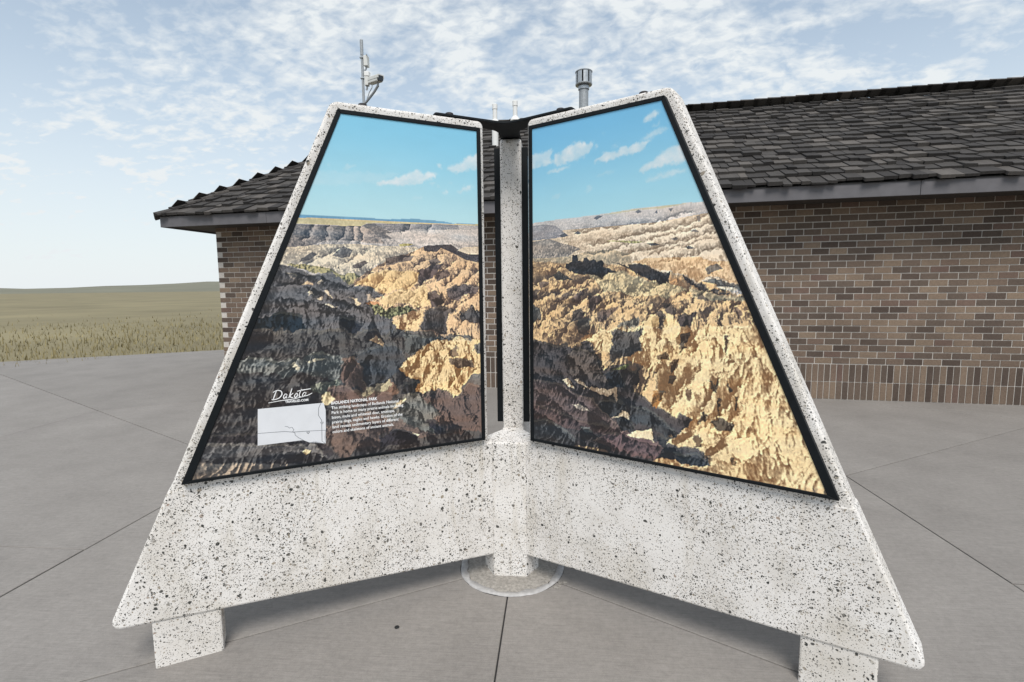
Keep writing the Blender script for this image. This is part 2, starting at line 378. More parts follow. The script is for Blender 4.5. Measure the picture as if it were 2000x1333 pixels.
# left return wall bricks
bm = new_bm(); z = .116+.232*2+.041-.111; row = 0
while z < 2.52:
    b = WALL_B+.12+(.1 if row % 2 else 0)
    while b < WALL_B+depth-.1: add_box(bm, wa0-.008, wa0+.03, b-.0965, b+.0965, z-.0355, z+.0355); b += .205
    z += .0825; row += 1
b = WALL_B+.04
while b < WALL_B+depth-.05:
    for r_ in range(2): add_box(bm, wa0-.008, wa0+.03, b-.031, b+.031, .007+.232*r_, .229+.232*r_)
    b += .0725
tag(from_bm('brickwork', bm, MAT['brick'], wall), kind='stuff')
# soffit, fascia boards
bm = new_bm(); add_box(bm, A_L+.05, A_R, .04, WALL_B+.02, 2.515, 2.535); add_box(bm, A_L+.05, A_L+.56, WALL_B+.021, 6.2, 2.515, 2.535)
from_bm('soffit', bm, MAT['soffit'], bld)
a = A_L+.02; i = 0
while a < A_R:
    e = min(a+(2.82 if i else 1.9), A_R); bm = new_bm(); add_box(bm, a, e-.004, .012, .04, FAS_Z, EAVE_Z-.022); bevel_all(bm, .003, 1)
    from_bm('fascia_board', bm, MAT['fascia'], bld); a = e; i += 1
bm = new_bm(); add_box(bm, A_L+.02, A_L+.048, .041, 6.7, FAS_Z, EAVE_Z-.022); from_bm('fascia_board', bm, MAT['fascia'], bld)
# roof deck: front, back and left hip planes, one closed body
def hip_a(s): return A_L+s/HIPK
zr = EAVE_Z+TAN*RIDGE_S; B2 = 2*RIDGE_S
bm = new_bm()
v = [bm.verts.new(p) for p in ((A_L, 0, EAVE_Z-.03), (A_R, 0, EAVE_Z-.03), (A_R, B2, EAVE_Z-.03), (A_L, B2, EAVE_Z-.03), (hip_a(RIDGE_S), RIDGE_S, zr-.03), (A_R, RIDGE_S, zr-.03))]
for f in ((0, 1, 5, 4), (1, 2, 5), (2, 3, 4, 5), (3, 0, 4), (3, 2, 1, 0)): bm.faces.new([v[i] for i in f])
roof = from_bm('roof', bm, MAT['deck'], bld)
EXPO, CP, SP = .22, math.cos(rad(30)), math.sin(rad(30))
def shake_bm(bm, w, L, t0, t1, M4, skew=0):
    """one split shake: butt end thick (t1), head thin"""
    c = [(-w/2, 0, 0), (w/2, skew, 0), (w/2, L, 0), (-w/2, L, 0), (-w/2, 0, t1), (w/2, skew, t1*.93), (w/2, L, t0), (-w/2, L, t0)]
    vs_ = [bm.verts.new(M4 @ Vector(p)) for p in c]
    for f in ((4, 5, 6, 7), (0, 4, 7, 3), (1, 2, 6, 5), (0, 1, 5, 4), (3, 7, 6, 2)): bm.faces.new([vs_[i] for i in f])
def roof_mat(a, s, lift, tilt=rad(30)):
    return Matrix.Translation((a, s*1.0, EAVE_Z+TAN*s+lift)) @ Matrix.Rotation(tilt-rad(2.2), 4, 'X')
shakes = []
row = 0
while row*EXPO*CP < RIDGE_S-.05:
    s = row*EXPO*CP-(.035 if row == 0 else 0); a = hip_a(max(0, s))-.04+random.uniform(0, .05)
    while a < A_R:
        w = random.choice((.10, .13, .15, .17, .20, .23))*random.uniform(.95, 1.05)
        if a+w > A_R: break
        shakes.append((a+w/2, s+random.uniform(-.028, .028), w-random.uniform(.003, .009), random.uniform(.024, .050), random.uniform(-.022, .022), random.uniform(-.006, .012)))
        a += w
    row += 1
def shake_rank(q):
    x, y, d = project(bw(q[0], q[1], EAVE_Z+TAN*q[1]))
    vis = (1340 < x < 1450) or (940 < x < 1035) or (550 < x < 606)
    return (0 if vis else 1, d)
shakes.sort(key=shake_rank)
VAR = []
for k in range(10):
    bm = new_bm(); shake_bm(bm, 1.0, .36, .004, .026+.0035*k, Matrix(), random.uniform(-.022, .022)); me = bpy.data.meshes.new('roof_shake'); bm.normal_update(); bm.to_mesh(me); bm.free(); me.materials.append(MAT['shake']); VAR.append(me)
for (a, s, w, t1, sk, lf) in shakes[:300]:
    o = link('roof_shake', VAR[max(0, min(9, int((t1-.026)/.0035)))], None, roof); m4 = roof_mat(a, s, lf); o.location = m4.translation; o.rotation_euler = m4.to_euler(); o.scale = (w, 1, 1)
bm = new_bm()
for (a, s, w, t1, sk, lf) in shakes[300:]: shake_bm(bm, w, .36, .004, t1, roof_mat(a, s, lf), sk)
# hip side and ridge caps join the far shakes
TL = TAN*HIPK; tl = math.atan(TL); row = 0
while row*EXPO*math.cos(tl) < RIDGE_S/HIPK:
    da = row*EXPO*math.cos(tl); b = da*HIPK+.12
    while b < B2-da*HIPK-.3:
        w = random.uniform(.1, .23)
        M4 = Matrix.Translation((A_L+da, b+w/2, EAVE_Z+TL*da)) @ Matrix.Rotation(rad(-90), 4, 'Z') @ Matrix.Rotation(tl-rad(2), 4, 'X')
        shake_bm(bm, w-.006, .36, .004, random.uniform(.016, .034), M4); b += w
    row += 1
tag(from_bm('shake_roofing', bm, MAT['shake'], roof), kind='stuff')
a = hip_a(RIDGE_S)
bm = new_bm()
while a < A_R:
    for sg in (1, -1):
        M4 = Matrix.Translation((a+random.uniform(-.01, .01), RIDGE_S, zr+.022)) @ Matrix.Rotation(-sg*rad(28), 4, 'X')
        vs_ = [M4 @ Vector(p) for p in ((0, 0, 0), (.30, 0, 0), (.30, -sg*.15, 0), (0, -sg*.15, 0), (0, 0, .03), (.30, 0, .008), (.30, -sg*.15, .008), (0, -sg*.15, .03))]
        vs_ = [bm.verts.new(p) for p in vs_]
        for f in ((4, 5, 6, 7), (0, 3, 2, 1), (0, 1, 5, 4), (2, 3, 7, 6), (0, 4, 7, 3), (1, 2, 6, 5)): bm.faces.new([vs_[i] for i in f])
    a += .22
hd = Vector((1/HIPK, 1, TAN)); hl = hd.length; hd.normalize(); nn = (Vector((0, -TAN, 1)).normalized()+Vector((-TAN*HIPK, 0, 1)).normalized()).normalized(); sd_ = hd.cross(nn).normalized()
d_ = -.05
while d_ < hl*RIDGE_S-.1:
    o_ = Vector((A_L, 0, EAVE_Z+.028))+hd*d_
    vs_ = [bm.verts.new(o_+hd*u_+sd_*v_+nn*(w_-abs(v_)*.42)) for u_, v_, w_ in ((0, -.15, .0), (0, 0, .0), (0, .15, .0), (.3, -.15, -.025), (.3, 0, -.025), (.3, .15, -.025), (0, -.15, .03), (0, 0, .03), (0, .15, .03), (.3, -.15, .0), (.3, 0, .0), (.3, .15, .0))]
    for f in ((6, 7, 10, 9), (7, 8, 11, 10), (0, 1, 7, 6), (1, 2, 8, 7), (0, 6, 9, 3), (2, 5, 11, 8), (0, 3, 4, 1), (1, 4, 5, 2), (3, 9, 10, 4), (4, 10, 11, 5)): bm.faces.new([vs_[i] for i in f])
    d_ += .23
bmesh.ops.recalc_face_normals(bm, faces=bm.faces)
tag(from_bm('ridge_caps', bm, MAT['shake'], roof), kind='stuff')
# ---------------------------------------------------------------- things on the roof
def on_roof(xr, k):
    """point of the front roof slope under the sight ratio xr at forward distance k"""
    p = Vector((CAM.x+xr*k, CAM.y+k)); d = p-E0; b = -d.x*math.sin(BANG)+d.y*math.cos(BANG)
    return Vector((p.x, p.y, EAVE_Z+TAN*b))
def lathe_part(name, prof, mat, parent, seg=20, c=(0, 0, 0)):
    bm = new_bm(); add_lathe(bm, prof, seg, c); return from_bm(name, bm, mat, parent, False)
for i, (xr, ztop, lab) in enumerate(((-.114, 4.66, 'left of two white plastic vent pipes on the roof, the slightly shorter one'), (-.075, 4.70, 'right of two white plastic vent pipes on the roof, the slightly taller one'))):
    p = on_roof(xr, 9.05); h = ztop-p.z
    t = thing('vent_pipe', p, 0, lab, 'vent pipe', 'white vent pipes on the roof')
    lathe_part('lower_pipe', [(.056, -.12), (.056, h-.36)], MAT['pvc'], t)
    lathe_part('collar', [(.060, h-.355), (.088, h-.33), (.084, h-.315), (.050, h-.26), (.043, h-.255)], MAT['pvc'], t)
    lathe_part('upper_pipe', [(.040, h-.254), (.040, h-.09)], MAT['pvc'], t)
    lathe_part('coupling', [(.043, h-.089), (.046, h-.082), (.046, h-.006), (.042, h)], MAT['pvc'], t)
    for q in range(6):
        bm = new_bm(); add_box(bm, .070, .080, -.006, .006, h-.375, h-.331); o = from_bm('collar_tab', bm, MAT['dark'], t); o.rotation_euler = (0, 0, q*math.pi/3+.3)
p = on_roof(.055, 9.75); h = 1.5+.402*9.75-p.z
t = thing('metal_flue', p, 0, 'galvanised metal flue pipe with round rain cap above the right panel', 'flue')
lathe_part('pipe', [(.085, -.15), (.085, h-.33)], MAT['galv_dull'], t, 28)
lathe_part('storm_collar', [(.087, h-.329), (.10, h-.325), (.10, h-.27), (.09, h-.265)], MAT['galv'], t, 28)
cap = lathe_part('rain_cap', [(.10, h-.26), (.150, h-.25), (.155, h-.235), (.155, h-.228), (.10, h-.227)], MAT['galv'], t, 28)
for q in range(8):
    a = q*math.pi/4+.2; bm = new_bm(); w = .295
    pts = [(.148*math.cos(a+w*(u_-.5)*2), .148*math.sin(a+w*(u_-.5)*2)) for u_ in (0, .25, .5, .75, 1)]
    pts += [(.142*math.cos(a+w*(u_-.5)*2), .142*math.sin(a+w*(u_-.5)*2)) for u_ in (1, .75, .5, .25, 0)]
    add_prism(bm, pts, h-.2265, h-.026); from_bm('cap_panel', bm, MAT['galv'], cap)
lathe_part('cap_core', [(.088, h-.226), (.088, h-.026)], MAT['dark'], cap, 20)
lathe_part('cap_lid', [(.156, h-.0255), (.158, h-.014), (.150, h-.008), (.06, h)], MAT['galv'], cap, 28)
# pole with radio boxes and security camera
k = 9.8; p = on_roof(-.372, k); S = 1/100.
zt = lambda y: CAM.z+k*(.479-(y-78)*(.479-.36)/125)
t = thing('camera_pole', p, 0, 'thin grey steel pole with radio boxes and security camera on the roof at left', 'camera pole')
top = zt(78)-p.z
lathe_part('pole', [(.024, -.15), (.024, top-.28), (.030, top-.279), (.030, top-.01), (.026, top)], MAT['galv_dull'], t, 14)
for yy in (113, 153):
    bm = new_bm(); z_ = zt(yy)-p.z; add_box(bm, -.038, .045, -.038, .038, z_-.012, z_+.012); bevel_all(bm, .004, 1); from_bm('clamp', bm, MAT['galv'], t)
def boxpart(name, x0, x1, y0, y1, z0, z1, mat, bev=.008, par=None):
    bm = new_bm(); add_box(bm, x0, x1, y0, y1, z0, z1); bevel_all(bm, bev, 2); return from_bm(name, bm, MAT[mat], par or t)
rb = boxpart('radio_box', .047, .125, -.07, .05, zt(131)-p.z, zt(111)-p.z, 'cream')
bm = new_bm(); add_tube(bm, [(.085, -.02, zt(131)-p.z), (.085, -.02, zt(134)-p.z), (.07, -.02, zt(137)-p.z), (.04, -.02, zt(139)-p.z)], .016); from_bm('cable_gland', bm, MAT['galv_dull'], rb)
bm = new_bm(); add_tube(bm, [(.10, -.05, zt(112)-p.z), (.12, -.08, zt(110)-p.z), (.135, -.10, zt(113)-p.z)], .008); from_bm('bracket', bm, MAT['galv_dull'], rb)
rb2 = boxpart('radio_box', .040, .135, -.05, .05, zt(150)-p.z, zt(141)-p.z, 'pvc')
rb3 = boxpart('junction_box', .043, .115, -.045, .045, zt(168)-p.z, zt(150.6)-p.z, 'cream')
bm = new_bm(); add_tube(bm, [(.08, 0, zt(168)-p.z), (.08, 0, zt(172)-p.z), (.06, 0, zt(176)-p.z)], .018); from_bm('cable_gland', bm, MAT['galv_dull'], rb3)
# camera housing, facing front right
cz = zt(161)-p.z; ch = thing  # housing axes below
ax = Vector((.78, -.60, -.10)).normalized(); sx = ax.cross(Vector((0, 0, 1))).normalized(); uz = sx.cross(ax)
HM = Matrix((ax, sx, uz)).transposed().to_4x4(); HM.translation = Vector((.29, -.10, cz))
prof = round_poly([(-.062, -.055), (.062, -.055), (.062, .055), (-.062, .055)], [.018]*4, 3)
bm = new_bm(); add_prism(bm, prof, -.20, .13, 'x'); bmesh.ops.transform(bm, matrix=HM, verts=bm.verts); hs = from_bm('camera_housing', bm, MAT['cream'], t)
pr2 = round_poly([(-.068, .0), (.068, .0), (.068, .065), (-.068, .065)], [0, 0, .02, .02], 3)
bm = new_bm(); add_prism(bm, pr2, -.19, .165, 'x'); bmesh.ops.transform(bm, matrix=HM, verts=bm.verts); from_bm('sun_shield', bm, MAT['cream'], hs)
bm = new_bm(); add_prism(bm, round_poly([(-.050, -.044), (.050, -.044), (.050, .046), (-.050, .046)], [.010]*4, 2), .1305, .1675, 'x'); bmesh.ops.transform(bm, matrix=HM, verts=bm.verts); from_bm('lens_window', bm, MAT['glass'], hs)
bm = new_bm()
add_tube(bm, [(.335, -.13, cz-.058), (.335, -.13, cz-.10), (.325, -.12, cz-.13)], .022); add_tube(bm, [(.34, -.13, cz-.115), (.24, -.08, cz-.21), (.11, -.03, cz-.315), (.03, 0, cz-.375)], .024)
from_bm('support_arm', bm, MAT['galv_dull'], t)
bm = new_bm(); add_tube(bm, [(.20, -.06, cz-.058), (.19, -.05, cz-.12), (.13, -.04, cz-.20), (.085, -.03, cz-.30), (.05, -.03, cz-.37)], .009); from_bm('cable', bm, MAT['galv'], t)
# ---------------------------------------------------------------- painter for the printed landscapes
_rs=np.random.RandomState(7)
_tab=_rs.rand(65536)
def vnoise(x,y,seed=0):
    xi=np.floor(x).astype(np.int64);yi=np.floor(y).astype(np.int64)
    fx=x-xi;fy=y-yi
    fx=fx*fx*(3-2*fx);fy=fy*fy*(3-2*fy)
    def h(a,b): return _tab[(a*1619+b*31337+seed*6971+((a*b)&1023)*7)&65535]
    a=h(xi,yi);b=h(xi+1,yi);c=h(xi,yi+1);e=h(xi+1,yi+1)
    return (a*(1-fx)+b*fx)*(1-fy)+(c*(1-fx)+e*fx)*fy
def fbm(x,y,seed,octv=4,ridged=False,gain=.5):
    s=0;a=1.;t=0
    for i in range(octv):
        n=vnoise(x,y,seed+i*13)
        if ridged: n=1-np.abs(2*n-1)
        s=s+a*n;t+=a;a*=gain
        x,y=1.62*x+1.18*y+3.7,-1.18*x+1.62*y+9.1
    return s/t
def inside(x,y,P):
    r=np.zeros(x.shape,bool);n=len(P)
    for i in range(n):
        x1,y1=P[i];x2,y2=P[(i+1)%n]
        if y1==y2: continue
        c=(y1>y)!=(y2>y)
        r^=c&(x<(x2-x1)*(y-y1)/(y2-y1)+x1)
    return r
def sm(a,b,x):
    t=np.clip((x-a)/(b-a),0,1);return t*t*(3-2*t)
def terrain(X,Y,seed,yh=1.82,nc=620,nd=1300):
    """perspective view of an eroded height field: light, ground line and height at each point of the print"""
    x0,x1=X.min()-.01,X.max()+.01
    xc=np.linspace(x0,x1,nc);D=np.exp(np.linspace(np.log(.5),np.log(60.),nd))
    D2=D[:,None];xm=(x0+x1)/2;Xw=(xc[None,:]-xm)*D2;Yw=D2+0*Xw
    def Hf(x,y):
        p=x*.80-y*.60;q=x*.60+y*.80
        wx=p+.34*(fbm(x*1.5,y*1.5,seed+1,3)-.5);wy=q+.34*(fbm(x*1.5,y*1.5,seed+2,3)-.5)
        r=fbm(wx*4.6,wy*2.5,seed+3,5,True,.54)
        g=fbm(wx*19,wy*15,seed+5,4,True,.6)
        b=fbm(x*.6,y*.6,seed+4,2)
        return .27*r**1.5+.034*lod*g*(.35+r)+.26*(b-.5)
    lod=np.clip(7/D2,0,1)
    h=Hf(Xw,Yw);e=.006*D2**.8
    hx=(Hf(Xw+e,Yw)-h)/e;hy=(Hf(Xw,Yw+e)-h)/e
    n=1/np.sqrt(1+hx*hx+hy*hy);l=np.array([-.66,-.20,.50])
    lit=(-hx*l[0]-hy*l[1]+l[2])*n
    # shade thrown sideways by ridges towards the light
    sw=np.zeros_like(h)
    for k in range(1,15):
        sft=k*.012
        dx=sft*np.ones_like(h)*D2**.5
        ci=np.clip(((Xw-dx)/D2+xm-x0)/(x1-x0)*(nc-1),0,nc-1).astype(int)
        hh=np.take_along_axis(h,ci,1)
        sw=np.maximum(sw,hh-h-dx*.85)
    lit=lit-sm(.0,.05,sw)*.38
    hm=.10
    yp=yh-(1-(h-hm))/D2
    run=np.maximum.accumulate(yp,0)
    def hit(X,Y):
        ci=np.clip(np.round((X-x0)/(x1-x0)*(nc-1)),0,nc-1).astype(int)
        row=np.zeros(len(X),int)
        order=np.argsort(ci,kind='stable');bnd=np.searchsorted(ci[order],np.arange(nc+1))
        for c in range(nc):
            q=order[bnd[c]:bnd[c+1]]
            if len(q): row[q]=np.searchsorted(run[:,c],Y[q])
        return np.clip(row,0,nd-1),ci
    L=0;j=.0011
    for ox,oy in ((-j,-j),(j,-j*.5),(-j*.5,j),(j,j),(0,0)):
        row,ci=hit(X+ox,Y+oy);L=L+lit[row,ci]/5
    hh=h[row,ci];Dd=D[row]
    return L,(hh-hm)/Dd,hh,Dd
def crest_field(X,Y,crests,sgn,wx,wy):
    f=np.zeros(len(X))
    for cr in crests:
        v=np.array(cr,float)/1000;P=np.c_[sgn*v[::2],v[1::2]]
        w=.012+.030*np.clip((1.72-P[:,1].mean())/.9,0,1);pad=w*3
        lo=P.min(0)-pad;hi=P.max(0)+pad
        m=np.where((X>lo[0])&(X<hi[0])&(Y>lo[1])&(Y<hi[1]))[0]
        if not len(m): continue
        x=X[m]+wx[m]*1.1;y=Y[m]+wy[m]*1.1;best=np.full(len(m),9.);sd=np.zeros(len(m));n=len(P)-1
        for i in range(n):
            a=P[i];d=P[i+1]-a;L2=d@d
            u=np.clip(((x-a[0])*d[0]+(y-a[1])*d[1])/L2,0,1)
            ex=x-a[0]-u*d[0];ey=y-a[1]-u*d[1];q=np.hypot(ex,ey)
            k=q<best;best=np.where(k,q,best)
            # lit on the right hand side in the picture
            nx=abs(d[1])+.25*abs(d[0]);s_=np.sign(-d[1]*ex+d[0]*ey)*(1 if d[1]<0 else -1)
            sd=np.where(k,s_,sd)
        f[m]+=sd*np.exp(-(best/w)**1.3)*sm(0,.004,best)
    return np.clip(f,-1,1)
def paint_print(R,Z,layers,clouds,crests,sgn,top,bot,seed=3):
    """colours (sRGB) of the printed landscape at panel points R,Z (metres)"""
    sh=R.shape;X=(sgn*R).ravel();Y=Z.ravel()
    k=sm(1.70,2.27,Y+.03*(fbm(X*3,Y*3,seed)-.5))[:,None]
    col=np.array(bot)*(1-k)+np.array(top)*k
    col=col*(1+.02*(fbm(X*9,Y*22,seed+1)-.5))[:,None]
    wx=(fbm(X*60,Y*60,seed+2)-.5)*.034;wy=(fbm(X*60,Y*60,seed+5)-.5)*.028
    for cl in clouds:
        al=cl[0];v=np.array(cl[1:],float)/1000;P=np.c_[sgn*v[::2],v[1::2]]
        lo=P.min(0)-.03;hi=P.max(0)+.03
        m=np.where((X>lo[0])&(X<hi[0])&(Y>lo[1])&(Y<hi[1]))[0]
        if not len(m): continue
        acc=np.zeros(len(m))
        for q in range(12):
            jx=(.003+.005*(q%2))*np.cos(q*.524);jy=(.003+.004*(q%2))*np.sin(q*.524)
            acc+=inside(X[m]+wx[m]*.9+jx,Y[m]+wy[m]*.8+jy,P)/12.
        tt=fbm(X[m]*26,Y[m]*34,seed+9);h=(Y[m]-lo[1])/(hi[1]-lo[1])
        c=np.array([.78,.83,.855])+np.outer(np.clip(.42*h+.6*(tt-.45),0,1),[.16,.10,.07])
        a=(acc*al*np.clip(.70+.7*(tt-.3),0,1))[:,None]
        col[m]=col[m]*(1-a)+c*a
    land=np.where(Y<1.86)[0]
    Lg=np.zeros(len(X));dis=np.zeros(len(X));hh=np.zeros(len(X));Dd=np.ones(len(X))
    Lg[land],dis[land],hh[land],Dd[land]=terrain(X[land],Y[land],seed)
    fine=fbm(X*150,Y*110,seed+61,3)-.5
    f2=fbm(X*48+dis*60,Y*75,seed+63,4,True,.6)
    sx_=X+.35*Y+.012*(fbm(X*25,Y*25,seed+66,2)-.5)
    flute=fbm(sx_*95,Y*17,seed+64,3,True,.6)-.52
    Cf=crest_field(X,Y,crests,sgn,wx,wy)
    for ly in layers:
        rock=ly[0];bias=ly[7];v=np.array(ly[8:],float)/1000;P=np.c_[sgn*v[::2],v[1::2]]
        lo=P.min(0)-.05;hi=P.max(0)+.05
        m=np.where((X>lo[0])&(X<hi[0])&(Y>lo[1])&(Y<hi[1])&(Y<1.86))[0]
        if not len(m): continue
        big=min(1.,float(np.min(P.max(0)-P.min(0)))/.12)
        far=np.clip((1.70-Y[m])*4,.03,1)
        ny=np.clip(dis[m],-.05,.05)*.75*big*far
        ex=X[m]+wx[m]*.6*far+fine[m]*.012*far*far;ey=Y[m]-ny+wy[m]*.6*far
        al=0;q=(.0012+.002*big)*far
        for ox,oy in ((q,0),(-q,0),(0,q),(0,-q)): al=al+inside(ex+ox,ey+oy*.7,P)*.25
        crest=np.clip(al-inside(ex,ey+.011*far,P),0,1)*(.5 if rock else 0)
        keep=al>0;m=m[keep];al=al[keep];crest=crest[keep]
        if not len(m): continue
        lit=np.array(ly[1:4],float)/255;shd=np.array(ly[4:7],float)/255
        x=X[m];y=Y[m]
        if rock:
            strata=(vnoise(hh[m]*70,x*3,seed+77)-.5)
            ff=np.clip((y-1.30)/.45,0,1)
            t=sm(-.45,1.22,(Lg[m]-.26)*(1.35-.85*ff)+.50+.06*ff+bias*.55+strata*.2*(1-ff)+Cf[m]*.78+(fine[m]*.4+(f2[m]-.5)*.25+flute[m]*.75)*(1-.75*ff))
        else:
            t=sm(-.6,.6,np.where(y>1.7,0,(Lg[m]-.3)*.7)+bias+fine[m]*np.where(y>1.7,.4,2))
        c=shd*.76+np.outer(t,lit*1.06-shd*.76)
        var=1+.14*(fbm(x*14,y*14,seed+60,3)-.5)+.22*fine[m]*np.clip((1.8-y)*3,.2,1)
        c=c*var[:,None]
        tint=(fbm(x*7,y*30,seed+62,2)-.5)[:,None]*np.array([.05,.0,-.04])
        c=c+np.outer(crest,(np.array([.86,.78,.64])-lit)*(.45 if lit.max()>.6 else .22)+.03)
        if lit.max()<.6 and big<.5: al=al*.86
        col[m]=np.clip(col[m]*(1-al[:,None])+(c+tint)*al[:,None],0,1)
    return col.reshape(sh+(3,))
